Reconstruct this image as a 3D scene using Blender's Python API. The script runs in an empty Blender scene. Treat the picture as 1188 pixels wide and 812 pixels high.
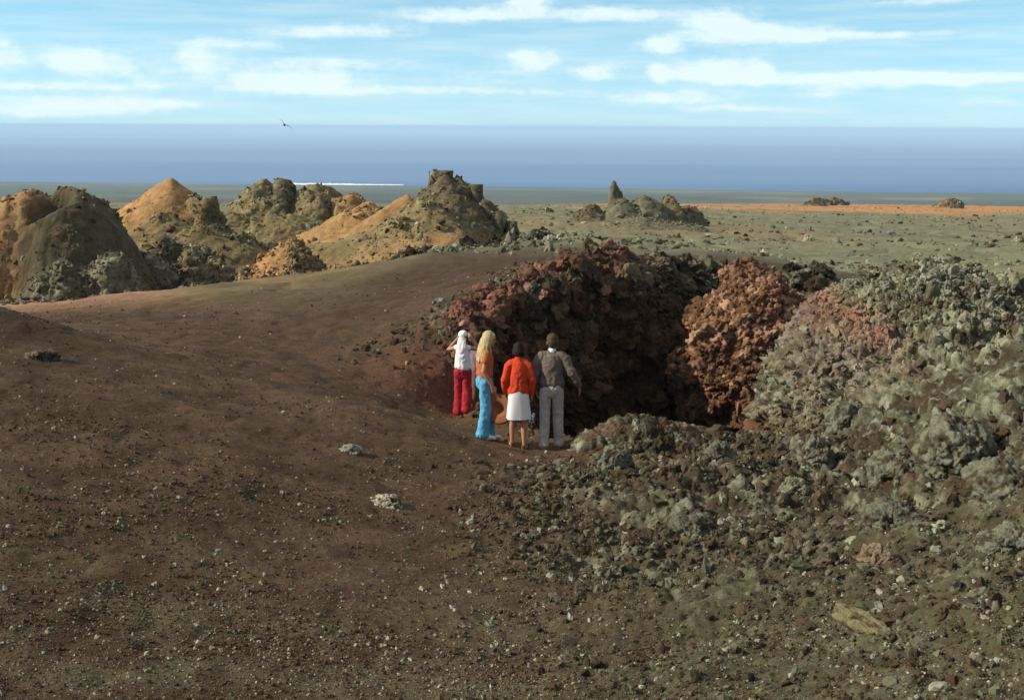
import bpy, math, random
import numpy as np
from mathutils import Vector, Matrix

random.seed(7)
RNG = np.random.default_rng(11)
R = math.radians
scene = bpy.context.scene
COL = scene.collection

# ------------------------------------------------------------------ camera
PW, PH, FPX = 1188.0, 812.0, 1434.0
PITCH, ROLL = R(10.24), R(0.28)
CF = np.array([0, math.cos(PITCH), -math.sin(PITCH)])
_r0 = np.array([1.0, 0, 0]); _u0 = np.array([0, math.sin(PITCH), math.cos(PITCH)])
CR = _r0 * math.cos(ROLL) + _u0 * math.sin(ROLL)
CU = -_r0 * math.sin(ROLL) + _u0 * math.cos(ROLL)

cam_d = bpy.data.cameras.new('camera')
cam = bpy.data.objects.new('camera', cam_d); COL.objects.link(cam)
cam_d.sensor_width = 36.0
cam_d.lens = 36.0 * FPX / PW
cam_d.clip_start = 0.1; cam_d.clip_end = 200000
cam.matrix_world = Matrix(((CR[0], CU[0], -CF[0], 0), (CR[1], CU[1], -CF[1], 0), (CR[2], CU[2], -CF[2], 0), (0, 0, 0, 1)))
scene.camera = cam

def ray(px, py):
    return CF + (px - PW / 2) / FPX * CR + (PH / 2 - py) / FPX * CU
def P(px, py, d):
    """World point seen at photo pixel (px, py) whose world y is d."""
    v = ray(px, py); return v * (d / v[1])
def proj(p):
    p = np.asarray(p, float); z = p @ CF
    return PW / 2 + FPX * (p @ CR) / z, PH / 2 - FPX * (p @ CU) / z

# ------------------------------------------------------------------ light
SUN_EL, SUN_AZ = R(32), R(262)            # azimuth clockwise from +Y: the sun stands to the left
SUN = Vector((math.sin(SUN_AZ) * math.cos(SUN_EL), math.cos(SUN_AZ) * math.cos(SUN_EL), math.sin(SUN_EL)))
sd = bpy.data.lights.new('sun', 'SUN'); sd.energy = 4.4; sd.angle = R(0.5); sd.color = (1.0, 0.91, 0.76)
so = bpy.data.objects.new('sun', sd); COL.objects.link(so)
so.rotation_euler = SUN.to_track_quat('Z', 'Y').to_euler()

vs = scene.view_settings
vs.view_transform = 'Standard'; vs.look = 'None'; vs.exposure = 0.33; vs.gamma = 1.0; vs.use_curve_mapping = False
scene.cycles.max_bounces = 5; scene.cycles.diffuse_bounces = 3; scene.cycles.volume_bounces = 1
scene.cycles.use_denoising = True

world = bpy.data.worlds.new('World'); scene.world = world; world.use_nodes = True
nt = world.node_tree; nt.nodes.clear()
def N(nt, t, **kw):
    n = nt.nodes.new(t)
    for k, v in kw.items(): setattr(n, k, v)
    return n
def M(nt, op, a, b=None, c=None, clamp=False):
    n = N(nt, 'ShaderNodeMath', operation=op, use_clamp=clamp)
    for i, v in enumerate((a, b, c)):
        if v is None: continue
        if isinstance(v, (int, float)): n.inputs[i].default_value = v
        else: nt.links.new(v, n.inputs[i])
    return n.outputs[0]
def MIX(nt, f, a, b, blend='MIX'):
    n = N(nt, 'ShaderNodeMix', data_type='RGBA', blend_type=blend)
    for s, v in ((n.inputs[0], f), (n.inputs[6], a), (n.inputs[7], b)):
        if isinstance(v, (int, float)): s.default_value = v
        elif isinstance(v, tuple): s.default_value = v if len(v) == 4 else (*v, 1)
        else: nt.links.new(v, s)
    return n.outputs[2]
def NOISE(nt, vec, scale, detail=4, rough=0.55, out=0):
    n = N(nt, 'ShaderNodeTexNoise'); n.inputs['Scale'].default_value = scale
    n.inputs['Detail'].default_value = detail; n.inputs['Roughness'].default_value = rough
    if vec is not None: nt.links.new(vec, n.inputs['Vector'])
    return n.outputs[out]
def RAMP(nt, fac, stops):
    n = N(nt, 'ShaderNodeValToRGB'); e = n.color_ramp.elements
    while len(e) < len(stops): e.new(0.5)
    for i, (p, c) in enumerate(stops):
        e[i].position = p; e[i].color = c if len(c) == 4 else (*c, 1)
    nt.links.new(fac, n.inputs[0]); return n.outputs[0]

def build_world():
    tc = N(nt, 'ShaderNodeTexCoord').outputs['Generated']
    sky = N(nt, 'ShaderNodeTexSky', sky_type='NISHITA')
    sky.sun_disc = False; sky.sun_elevation = SUN_EL; sky.sun_rotation = SUN_AZ
    sky.altitude = 800; sky.air_density = 1.0; sky.dust_density = 0.4; sky.ozone_density = 2.0
    # looked up higher than the eye looks: the blue of the zenith reaches down to the sea, paling near the horizon
    add = N(nt, 'ShaderNodeVectorMath', operation='ADD'); add.inputs[1].default_value = (0, 0, 0.17)
    nt.links.new(tc, add.inputs[0])
    nrm = N(nt, 'ShaderNodeVectorMath', operation='NORMALIZE'); nt.links.new(add.outputs[0], nrm.inputs[0])
    nt.links.new(nrm.outputs[0], sky.inputs[0])
    sep = N(nt, 'ShaderNodeSeparateXYZ'); nt.links.new(tc, sep.inputs[0])
    lowf = M(nt, 'SUBTRACT', 1.0, M(nt, 'DIVIDE', sep.outputs[2], 0.35), clamp=True)
    col = MIX(nt, lowf, sky.outputs[0], MIX(nt, 1.0, sky.outputs[0], SKY_TINT, 'MULTIPLY'))
    az = M(nt, 'ARCTAN2', sep.outputs[0], sep.outputs[1]); el = M(nt, 'ARCSINE', sep.outputs[2])
    # pale air low over the sea
    low = M(nt, 'POWER', M(nt, 'SUBTRACT', 1.0, M(nt, 'DIVIDE', el, 0.13), clamp=True), 1.5, clamp=True)
    col = MIX(nt, M(nt, 'MULTIPLY', low, 0.72), col, SKY_LOW)
    # wobble the cloud coordinates
    cv = N(nt, 'ShaderNodeCombineXYZ'); nt.links.new(az, cv.inputs[0]); nt.links.new(M(nt, 'MULTIPLY', el, 1.9), cv.inputs[1])
    nv = N(nt, 'ShaderNodeTexNoise'); nv.inputs['Scale'].default_value = 26; nv.inputs['Detail'].default_value = 5
    nt.links.new(cv.outputs[0], nv.inputs['Vector'])
    ns = N(nt, 'ShaderNodeSeparateColor'); nt.links.new(nv.outputs['Color'], ns.inputs[0])
    az2 = M(nt, 'ADD', az, M(nt, 'MULTIPLY', M(nt, 'SUBTRACT', ns.outputs[0], 0.5), 0.05))
    el2 = M(nt, 'ADD', el, M(nt, 'MULTIPLY', M(nt, 'SUBTRACT', ns.outputs[1], 0.5), 0.010))
    CL = [(95,72,42,15,.95),(2,62,20,20,.6),(228,73,22,15,.8),(365,72,125,6,.45),(345,93,75,13,.95),(390,36,90,8,.6),(270,50,62,6,.5),
          (545,17,75,8,.85),(615,4,20,9,.8),(715,16,60,7,.9),(615,69,30,12,.95),(765,51,28,10,.95),(692,83,24,9,.75),(763,87,14,9,1.0),
          (832,80,38,12,1.0),(790,88,24,5,.6),(838,28,34,16,1.0),(900,42,62,9,.95),(1010,42,100,4,.55),(885,82,18,11,.75),(960,91,110,7,.9),
          (1110,92,95,6,.85),(960,107,34,8,.5),(780,115,85,7,.6),(500,106,160,5,.55),(60,124,85,11,.8),(70,101,130,5,.55),(850,127,75,4,.45),
          (1070,0,60,4,.5),(180,122,60,8,.45),(170,88,30,12,.35),(1150,118,60,6,.35),(560,90,60,7,.3)]
    tot = None
    for (px, py, w, h, st) in CL:
        v = ray(px, py); v = v / np.linalg.norm(v)
        a0, e0 = math.atan2(v[0], v[1]), math.asin(v[2])
        da = M(nt, 'DIVIDE', M(nt, 'SUBTRACT', az2, a0), w / FPX); de = M(nt, 'DIVIDE', M(nt, 'SUBTRACT', el2, e0), h / FPX)
        q = M(nt, 'ADD', M(nt, 'MULTIPLY', da, da), M(nt, 'MULTIPLY', de, de))
        g = M(nt, 'MULTIPLY', M(nt, 'EXPONENT', M(nt, 'MULTIPLY', q, -0.9)), st)
        tot = g if tot is None else M(nt, 'ADD', tot, g)
    fine = NOISE(nt, cv.outputs[0], 60, 5, 0.6)
    str_v = N(nt, 'ShaderNodeCombineXYZ'); nt.links.new(M(nt, 'MULTIPLY', az, 6), str_v.inputs[0]); nt.links.new(M(nt, 'MULTIPLY', el, 70), str_v.inputs[1])
    streak = NOISE(nt, str_v.outputs[0], 1.6, 4, 0.55)
    fine2 = NOISE(nt, cv.outputs[0], 150, 4, 0.6)
    e_ = M(nt, 'ADD', tot, M(nt, 'ADD', M(nt, 'MULTIPLY', M(nt, 'SUBTRACT', fine, 0.5), 1.3), M(nt, 'MULTIPLY', M(nt, 'SUBTRACT', fine2, 0.5), 0.55)))
    e_ = M(nt, 'DIVIDE', M(nt, 'SUBTRACT', e_, 0.04), 1.10, clamp=True)
    f = M(nt, 'MULTIPLY', e_, M(nt, 'SUBTRACT', 1.55, M(nt, 'MULTIPLY', e_, 0.55)))
    f = M(nt, 'MULTIPLY', f, M(nt, 'MULTIPLY', tot, 2.2, clamp=True))
    veil = M(nt, 'MULTIPLY', M(nt, 'SUBTRACT', streak, 0.40, clamp=True), 1.0)
    f = M(nt, 'ADD', f, veil)
    f = M(nt, 'MULTIPLY', f, M(nt, 'GREATER_THAN', el, 0.0))
    f = M(nt, 'MINIMUM', f, 0.88)
    front = M(nt, 'GREATER_THAN', sep.outputs[1], 0.0)
    f = M(nt, 'MULTIPLY', f, front)
    col = MIX(nt, f, col, CLOUD)
    ov = N(nt, 'ShaderNodeTexNoise'); ov.inputs['Scale'].default_value = 3.5; ov.inputs['Detail'].default_value = 6; nt.links.new(tc, ov.inputs['Vector'])
    fill_deck = M(nt, 'MULTIPLY', M(nt, 'MULTIPLY', M(nt, 'SUBTRACT', ov.outputs[0], 0.40, clamp=True), 4.0, clamp=True), M(nt, 'MULTIPLY', M(nt, 'SUBTRACT', el, 0.16, clamp=True), 6.0, clamp=True))
    col = MIX(nt, M(nt, 'MULTIPLY', fill_deck, 0.85), col, OVERHEAD_FILL)  # unseen cloud layer overhead, added to raise and whiten the fill light
    bg = N(nt, 'ShaderNodeBackground'); nt.links.new(col, bg.inputs[0]); bg.inputs[1].default_value = SKY_STR
    out = N(nt, 'ShaderNodeOutputWorld'); nt.links.new(bg.outputs[0], out.inputs[0])
SKY_STR = 0.10
SKY_TINT = (1.75, 2.3, 1.85)
SKY_LOW = (4.4, 5.9, 6.5)
CLOUD = (7.0, 8.1, 8.3); OVERHEAD_FILL = (8.6, 7.9, 7.0)
build_world()

# ------------------------------------------------------------------ numpy noise
def _hash(ix, iy, iz, seed):
    h = (ix.astype(np.int64) * 374761393 + iy.astype(np.int64) * 668265263 + iz.astype(np.int64) * 2147483647 + seed * 1274126177) & 0xffffffff
    h = ((h ^ (h >> 13)) * 1274126177) & 0xffffffff
    h = ((h ^ (h >> 16)) * 2246822519) & 0xffffffff
    return (h ^ (h >> 15)) & 0xffffffff
def rnd(ix, iy, iz, seed): return _hash(ix, iy, iz, seed).astype(np.float64) / 4294967296.0
def vnoise(p, scale, seed=0):
    q = p * scale; i = np.floor(q).astype(np.int64); f = q - i; f = f * f * f * (f * (f * 6 - 15) + 10)
    r = 0
    for dx in (0, 1):
        for dy in (0, 1):
            for dz in (0, 1):
                w = (f[:, 0] if dx else 1 - f[:, 0]) * (f[:, 1] if dy else 1 - f[:, 1]) * (f[:, 2] if dz else 1 - f[:, 2])
                r = r + w * rnd(i[:, 0] + dx, i[:, 1] + dy, i[:, 2] + dz, seed)
    return r * 2 - 1
def fbm(p, scale, octs=4, gain=0.5, seed=0):
    a, t, r = 1.0, 0.0, 0
    for o in range(octs):
        r = r + a * vnoise(p, scale * 2 ** o, seed + o * 17); t += a; a *= gain
    return r / t
def worley(p, scale, seed=0):
    q = p * scale; i = np.floor(q).astype(np.int64); best = np.full(len(p), 9.0); cid = np.zeros(len(p))
    for dx in (-1, 0, 1):
        for dy in (-1, 0, 1):
            for dz in (-1, 0, 1):
                c = i + np.array([dx, dy, dz])
                h = _hash(c[:, 0], c[:, 1], c[:, 2], seed)
                fx = c[:, 0] + (h & 1023) / 1023.0; fy = c[:, 1] + ((h >> 10) & 1023) / 1023.0; fz = c[:, 2] + ((h >> 20) & 1023) / 1023.0
                d = (fx - q[:, 0]) ** 2 + (fy - q[:, 1]) ** 2 + (fz - q[:, 2]) ** 2
                m = d < best; best[m] = d[m]; cid[m] = ((h[m] >> 5) & 255) / 255.0
    return np.sqrt(best), cid
def lumps(p, scale, seed=0):
    """Rounded clinker lumps, 0..1, and a random number per lump."""
    w = p + 0.25 / scale * np.stack([vnoise(p, scale * 1.7, seed + 5), vnoise(p, scale * 1.7, seed + 6), vnoise(p, scale * 1.7, seed + 7)], 1)
    f, c = worley(w, scale, seed)
    return np.sqrt(np.clip(1 - (f / 0.95) ** 2, 0, 1)), c
def sst(a, b, x): t = np.clip((x - a) / (b - a), 0, 1); return t * t * (3 - 2 * t)

# ------------------------------------------------------------------ object helpers
def tag(o, label=None, cat=None, group=None, kind=None):
    if label: o['label'] = label
    if cat: o['category'] = cat
    if group: o['group'] = group
    if kind: o['kind'] = kind
    return o
def mesh_np(name, V, F, colors=None, smooth=True):
    """F: (n,3) or (n,4) int array."""
    me = bpy.data.meshes.new(name)
    V = np.asarray(V, np.float32); F = np.asarray(F, np.int32); k = F.shape[1]
    me.vertices.add(len(V)); me.vertices.foreach_set('co', V.ravel())
    me.loops.add(F.size); me.loops.foreach_set('vertex_index', F.ravel())
    me.polygons.add(len(F)); me.polygons.foreach_set('loop_start', np.arange(0, F.size, k, dtype=np.int32))
    me.polygons.foreach_set('use_smooth', np.full(len(F), smooth))
    me.update(calc_edges=True)
    if colors is not None:
        a = me.color_attributes.new('tint', 'FLOAT_COLOR', 'POINT')
        c = np.ones((len(V), 4), np.float32); c[:, :3] = colors
        a.data.foreach_set('color', c.ravel())
    return me
def link(name, me, mat, parent=None):
    o = bpy.data.objects.new(name, me); COL.objects.link(o)
    if mat is not None: me.materials.append(mat)
    if parent is not None: o.parent = parent
    return o
def grid_faces(nr, nc, wrap=False):
    i = np.arange(nr * nc).reshape(nr, nc)
    if wrap: i = np.concatenate([i, i[:, :1]], 1)
    return np.stack([i[:-1, :-1], i[:-1, 1:], i[1:, 1:], i[1:, :-1]], -1).reshape(-1, 4)
def grid_normals(V, nr, nc):
    G = V.reshape(nr, nc, 3)
    du = np.gradient(G, axis=1); dv = np.gradient(G, axis=0)
    n = np.cross(du, dv); n /= np.linalg.norm(n, axis=2, keepdims=True) + 1e-12
    return n.reshape(-1, 3)

# ------------------------------------------------------------------ materials
def mat_new(name):
    m = bpy.data.materials.new(name); m.use_nodes = True
    b = m.node_tree.nodes['Principled BSDF']
    return m, m.node_tree, b
def rock_material(name, fine=(18, 70), bump=0.35, bdist=0.02, rough=0.95, lo=0.62, hi=1.35):
    """Vertex tint (the rock's own colour zones) broken up by procedural grain."""
    m, t, b = mat_new(name)
    a = N(t, 'ShaderNodeVertexColor', layer_name='tint').outputs[0]
    pos = N(t, 'ShaderNodeNewGeometry').outputs['Position']
    n1 = NOISE(t, pos, fine[0], 5, 0.65); n2 = NOISE(t, pos, fine[1], 3, 0.6)
    g = M(t, 'ADD', M(t, 'MULTIPLY', n1, 0.6), M(t, 'MULTIPLY', n2, 0.4))
    r = RAMP(t, g, [(0.33, (lo, lo, lo)), (0.67, (hi, hi, hi * 0.97))])
    c = MIX(t, 1.0, a, r, 'MULTIPLY')
    t.links.new(c, b.inputs['Base Color'])
    b.inputs['Roughness'].default_value = rough; b.inputs['Specular IOR Level'].default_value = 0.15
    bp = N(t, 'ShaderNodeBump'); bp.inputs['Strength'].default_value = bump; bp.inputs['Distance'].default_value = bdist
    t.links.new(g, bp.inputs['Height']); t.links.new(bp.outputs[0], b.inputs['Normal'])
    return m
MAT_GROUND = rock_material('cinder_ground', (26, 95), 0.85, 0.03, lo=.5, hi=1.5)
MAT_CLINKER = rock_material('lava_clinker', (22, 75), 0.9, 0.03, lo=.5, hi=1.45)
MAT_CONE = rock_material('spatter_cone', (3.0, 11), 0.7, 0.12)
MAT_STONE = rock_material('loose_stone', (40, 120), 0.8, 0.012, lo=0.6, hi=1.3)

# ------------------------------------------------------------------ terrain
CINDER = np.array([0.080, 0.050, 0.0255])
CINDER2 = np.array([0.056, 0.0350, 0.0180])
GREYGREEN = np.array([0.115, 0.112, 0.070])
BROWNROCK = np.array([0.050, 0.036, 0.020])
PALE = np.array([0.27, 0.27, 0.19])
RED = np.array([0.155, 0.072, 0.044])
PINK = np.array([0.30, 0.145, 0.105])
ORANGE = np.array([0.30, 0.145, 0.045])
TAN = np.array([0.24, 0.165, 0.085])
OLIVE = np.array([0.105, 0.085, 0.042])

# people first: their feet fix the ground
def depth_for(px, py_foot, py_head, H):
    lo, hi = 5.0, 60.0
    for _ in range(50):
        d = (lo + hi) / 2
        p = P(px, py_foot, d)
        y = proj(p + np.array([0, 0, H]))[1]
        if y < py_head: lo = d
        else: hi = d
    return d
WHO = dict(man=(639, 521, 388, 1.76), skirt=(601, 519, 399, 1.58), blonde=(562, 509, 384, 1.66), maroon=(537, 484, 384, 1.56), hidden=(552, 485, 388, 1.56))
FEET = {k: P(v[0], v[1], depth_for(*v)) for k, v in WHO.items()}

RIM = [(572, 474, 20.8), (600, 500, 19.3), (668, 512, 18.6), (700, 503, 18.9), (740, 497, 19.3), (820, 508, 19.4), (885, 508, 19.6), (925, 488, 20.6), (960, 440, 22.2),
       (985, 385, 25.0), (992, 356, 27.6), (965, 338, 29.8), (915, 324, 31.4), (875, 318, 31.8), (835, 320, 31.4), (790, 322, 29.8), (745, 320, 28.2), (705, 316, 27.0), (650, 339, 25.6),
       (600, 357, 24.6), (562, 374, 23.6), (556, 420, 22.6), (562, 455, 21.6)]
RIMW = np.array([P(*r) for r in RIM])

CTRL = []
def c3(x, y, z): CTRL.append((x, y, z))
def cp(px, py, d): CTRL.append(tuple(P(px, py, d)))
for x, z in ((-14, -0.6), (-6, -1.2), (0, -1.75), (6, -1.5), (14, -0.8)): c3(x, -1, z)
for p in ((0, 812, 7.2), (300, 812, 7.6), (600, 812, 7.9), (900, 812, 7.5), (1188, 812, 6.8),
          (0, 600, 10.6), (300, 600, 11.8), (600, 650, 11.8), (900, 650, 11.2), (1188, 650, 9.4), (750, 560, 14.6),
          (0, 480, 13.6), (300, 450, 18.3), (0, 392, 18.5), (150, 400, 20), (450, 480, 17.6), (450, 560, 14.0),
          (900, 560, 14.2), (1040, 560, 13.2), (1188, 520, 12.4), (1000, 500, 17.2), (1188, 420, 15.8),
          (430, 400, 23.5), (500, 425, 22.4), (520, 392, 23.4), (300, 385, 24), (60, 376, 24),
          (-60, 372, 27), (60, 364, 28), (170, 345, 31), (300, 331, 34), (420, 312, 37), (520, 301, 38.5), (600, 297, 39), (600, 315, 32), (480, 335, 29.5),
          (660, 300, 30), (700, 306, 28.4), (735, 311, 29.8),
          (0, 350, 46), (120, 346, 46), (250, 338, 47), (380, 326, 48), (500, 303, 47), (590, 288, 48), (680, 283, 47), (800, 300, 44), (860, 306, 33), (930, 326, 31), (950, 334, 29.5), (960, 322, 42), (1188, 318, 42),
          (0, 300, 64), (200, 298, 62), (350, 292, 64), (500, 280, 68), (620, 268, 72), (760, 272, 75), (900, 284, 72), (1080, 284, 75), (1188, 284, 75),
          (0, 250, 130), (300, 250, 128), (600, 247, 128), (900, 259, 130), (1188, 263, 130),
          (0, 246, 165), (300, 246, 165), (600, 245, 165), (900, 252, 165), (1188, 256, 165),
          (0, 242, 205), (300, 243, 205), (600, 243, 205), (900, 246, 205), (1188, 250, 205), (0, 239, 250), (300, 240, 250), (600, 240.5, 250), (900, 241.5, 250), (1188, 245, 250),
          (0, 237, 290), (300, 238, 290), (600, 239, 290), (850, 237.5, 300), (1188, 241, 300),
          (0, 241, 330), (300, 241, 330), (600, 242, 330), (850, 240, 330), (1188, 243, 330), (0, 262, 365), (300, 262, 365), (600, 262, 365), (850, 262, 365), (1188, 265, 365)):
    cp(*p)
for r in RIMW: c3(*r)
for k, v in FEET.items(): c3(*v)
for (x, y, z) in ((-26, 12, -1.5), (-30, 24, -2.2), (-40, 46, -6), (-70, 70, -7), (26, 12, -2.5), (32, 24, -3.6), (44, 46, -5), (80, 75, -7),
                  (-150, 130, -9), (150, 130, -10), (-330, 290, -19), (330, 300, -20), (-500, 420, -48), (0, 420, -46), (500, 420, -48), (-160, 420, -47), (160, 420, -47)):
    c3(x, y, z)
CTRL = np.array(CTRL)
def _st(x, y): return np.stack([1.5 * x / (y + 4.0), np.log(y + 4.0)], 1)
def _tps(r2): return np.where(r2 > 1e-12, 0.5 * r2 * np.log(r2 + 1e-20), 0)
def _fit():
    q = _st(CTRL[:, 0], CTRL[:, 1]); n = len(q)
    A = np.zeros((n + 3, n + 3))
    A[:n, :n] = _tps(((q[:, None] - q[None]) ** 2).sum(2)) + 2e-4 * np.eye(n)
    A[:n, n] = 1; A[:n, n + 1:] = q; A[n:, :n] = A[:n, n:].T
    # interpolate the slope angle z / (y + 4), which is what the eye sees
    b = np.zeros(n + 3); b[:n] = CTRL[:, 2] / (CTRL[:, 1] + 4)
    return q, np.linalg.solve(A, b)
_Q, _W = _fit()
def base_z(x, y):
    x = np.asarray(x, float).ravel(); y = np.asarray(y, float).ravel(); out = np.empty(len(x))
    for s in range(0, len(x), 60000):
        q = _st(x[s:s + 60000], y[s:s + 60000])
        k = _tps(((q[:, None] - _Q[None]) ** 2).sum(2))
        out[s:s + 60000] = (k @ _W[:-3] + _W[-3] + q @ _W[-2:]) * (y[s:s + 60000] + 4)
    return out
def poly_sd(x, y, poly):
    """Signed distance in plan, positive inside."""
    d = np.full(len(x), 1e9); ins = np.zeros(len(x), bool); n = len(poly)
    for i in range(n):
        ax, ay = poly[i]; bx, by = poly[(i + 1) % n]
        ex, ey = bx - ax, by - ay; t = np.clip(((x - ax) * ex + (y - ay) * ey) / (ex * ex + ey * ey), 0, 1)
        d = np.minimum(d, np.hypot(x - ax - t * ex, y - ay - t * ey))
        c = ((ay > y) != (by > y)) & (x < (bx - ax) * (y - ay) / (by - ay + 1e-12) + ax); ins ^= c
    return np.where(ins, d, -d)
def smooth_poly(pts, n=8):
    out = []; m = len(pts)
    for i in range(m):
        p0, p1, p2, p3 = (np.array(pts[(i + k) % m]) for k in (-1, 0, 1, 2))
        for j in range(n):
            t = j / n; out.append(0.5 * (2 * p1 + (p2 - p0) * t + (2 * p0 - 5 * p1 + 4 * p2 - p3) * t * t + (3 * p1 - p0 - 3 * p2 + p3) * t ** 3))
    return out
PIT = smooth_poly([tuple(r[:2]) for r in RIMW], 5)

def rough_mask(x, y):
    """How clinkery the near ground is: 0 on the loose cinder slope, 1 on the rubble."""
    s = x / (y + 0.5)
    p = np.stack([x, y, 0 * x], 1)
    w = 0.10 * vnoise(p, 0.35, 3) + 0.05 * vnoise(p, 1.1, 4)
    edge = np.interp(y, [6, 9, 12, 16, 19, 21], [0.02, 0.04, 0.05, 0.06, 0.06, 0.06])
    return sst(edge - 0.10, edge + 0.17, s + w) * sst(34, 29, y)

def build_ground():
    sA = np.concatenate([np.linspace(-2.2, -0.50, 130)[:-1], np.linspace(-0.50, 0.50, 820), np.linspace(0.50, 2.2, 130)[1:]])
    yA = np.concatenate([np.linspace(-2.5, 5.5, 60)[:-1], np.linspace(5.5, 18, 420)[:-1], np.linspace(18, 31.5, 760)[:-1], np.exp(np.linspace(math.log(31.5), math.log(420), 380))])
    nr, nc = len(yA), len(sA)
    Y = np.repeat(yA, nc); S = np.tile(sA, nr); X = S * (Y + 4.0)
    Z = base_z(X, Y)
    flat = np.stack([X, Y, 0 * X], 1)
    # pit
    near = (np.abs(X - 2.2) < 5.5) & (Y > 16.5) & (Y < 33)
    sd_ = np.full(len(X), -9.0)
    wob = 0.34 * vnoise(flat[near], 0.7, 31) + 0.05 * vnoise(flat[near], 2.0, 32)
    sd_[near] = poly_sd(X[near], Y[near], PIT) + wob * 0.9
    pit = sst(-0.15, 1.5, sd_)
    q = P(-25, 388, 19.0); hump = np.exp(-(((X - q[0]) / 1.5) ** 2 + ((Y - q[1]) / 1.1) ** 2)); Z = Z + 0.42 * hump
    Z0 = Z.copy()
    Z = Z * (1 - pit) + np.minimum(Z, -9.3 + 0.5 * vnoise(flat, 0.7, 33)) * pit
    # raised spatter lip along the far rim
    back = sst(20.5, 24.5, Y)
    lip = np.exp(-((sd_ + 0.45) / 0.55) ** 2) * back
    V = np.stack([X, Y, Z], 1)
    nrm = grid_normals(V, nr, nc)
    # ---- masks
    plain = sst(33, 41, Y - 5.0 * sst(-0.10, -0.02, S) * sst(0.10, 0.04, S) + 2.2 * vnoise(flat, 0.25, 8) + 3.0 * sst(0.35, 0.0, np.abs(S + 0.1)) * 0 + 7.0 * sst(0.0, -0.16, S))
    rm = rough_mask(X, Y)
    wall = sst(-0.9, 0.1, sd_) * back + sst(-0.15, 0.25, sd_) * (1 - back)
    rm = np.maximum(rm, np.clip(wall, 0, 1))
    leftlip = np.exp(-((sd_ + 0.5) / 0.9) ** 2) * back
    rm = np.clip(np.maximum(rm, leftlip), 0, 1)
    ft = np.ones(len(X))
    for f in FEET.values(): ft *= 1 - np.exp(-(((X - f[0]) / 0.55) ** 2 + ((Y - f[1]) / 0.55) ** 2))
    rm *= ft
    rm_col = rm.copy(); rm *= np.interp(Y, [7, 10, 14], [.22, .45, 1.0]); rm *= 1 - .65 * np.exp(-((sd_ + .35) / .7) ** 2) * (1 - back)
    # ---- relief
    D = (0.07 * fbm(flat, 0.8, 3, 0.55, 40) + 0.03 * (np.abs(vnoise(flat, 2.4, 43)) - .25)) * ft + 0.016 * fbm(flat, 7.0, 3, 0.6, 41) * sst(40, 20, Y)
    big = np.zeros(len(X)); cidn = np.zeros(len(X)); l3f = np.zeros(len(X))
    k = np.where((rm > 0.01) & (Y > 4) & (Y < 36) & (np.abs(S) < 1.2))[0]
    l1, c1 = lumps(V[k], 1.5, 50); l2, c2 = lumps(V[k], 4.2, 51); l3, c3_ = lumps(V[k], 11.0, 52)
    D[k] += rm[k] * 0.22 * fbm(flat[k], 0.9, 2, 0.5, 56) * (sd_[k] < 0)
    wl = wall[k] * (sd_[k] > -0.3)
    D[k] += wl * (0.40 * vnoise(V[k], 0.75, 141) + 0.26 * vnoise(V[k] * np.array([1, 1, 1.8]), 1.6, 142) + 0.22 * (np.abs(vnoise(V[k], 2.6, 143)) - .25))
    bil = sum(a * (np.abs(vnoise(V[k], sc, 150 + int(sc))) - 0.26) for sc, a in ((2.2, .12), (4.6, .10), (9.5, .07), (19.0, .04)))
    D[k] += rm[k] * bil
    gk = fbm(V[k], 9.0, 4, 0.6, 57); gk2 = fbm(V[k], 24.0, 2, 0.6, 58)
    D[k] += rm[k] * (0.22 * (l1 - 0.55) * (0.4 + 0.9 * c1) + 0.15 * (l2 - 0.5) * (0.5 + c2) + 0.06 * (l3 - 0.5) + 0.05 * gk + 0.025 * gk2)
    big[k] = rm[k] * (0.5 * l1 + 0.3 * l2 + 0.2 * l3); cidn[k] = 0.5 * c1 + 0.5 * c2; l3f[k] = l3
    D += 0.05 * lip
    kp = np.where((plain > 0.01))[0]
    pp = V[kp] * np.array([1, 0.75, 1.0])
    a1, d1 = lumps(pp, 0.33, 60); a2, d2 = lumps(pp, 1.0, 61)
    ampl = 1.0 - 0.55 * sst(-0.02, -0.12, S[kp]) * sst(70, 50, Y[kp])
    D[kp] += plain[kp] * ampl * (0.45 * (a1 - 0.6) + 0.22 * (a2 - 0.5) + 0.25 * fbm(pp, 0.08, 3, 0.5, 62)) * sst(420, 300, Y[kp])
    V = V + nrm * D[:, None]
    V[:, 2] += (big * 0.0)
    # ---- colour: what the ground is made of
    n1 = fbm(flat, 0.35, 4, 0.55, 70); n2 = fbm(flat, 2.2, 4, 0.6, 71); n3 = fbm(flat, 9.0, 3, 0.6, 72)
    t = sst(-0.45, 0.45, n1 * 0.5 + n2 * 0.7)[:, None]
    C = CINDER2 * (1 - t) + CINDER * 1.25 * t
    gg = (0.65 * sst(13.0, 6.8, Y + 3 * n1) * sst(-.75, -.05, S) + 0.35 * sst(0.0, 0.4, S))[:, None] * sst(-0.3, 0.4, n2)[:, None]
    C = C * (1 - 0.35 * hump[:, None])
    C = C * (1 - gg) + np.array([0.088, 0.092, 0.048]) * gg
    grey = (sst(21, 28, Y) * sst(-0.35, -0.05, S) * sst(-0.5, 0.4, n1 + n2))[:, None] * 0.5
    C = C * (1 - grey) + np.array([0.056, 0.041, 0.029]) * grey
    # clinker: pale lichened lumps over dark brown rock
    lich = sst(-0.15, 0.45, n3 * 0.8 + n2 * 0.5 + 1.1 * (cidn - 0.45) + 0.5 * (l3f - 0.6))
    lich = (lich * rm)[:, None]
    CK = BROWNROCK * (1 - lich) + (GREYGREEN * 0.88) * lich
    pal = (sst(0.35, 0.8, n3 + 0.9 * (cidn - 0.3) + 0.3 * n2) * rm * sst(0.55, 0.85, l3f))[:, None]
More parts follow.
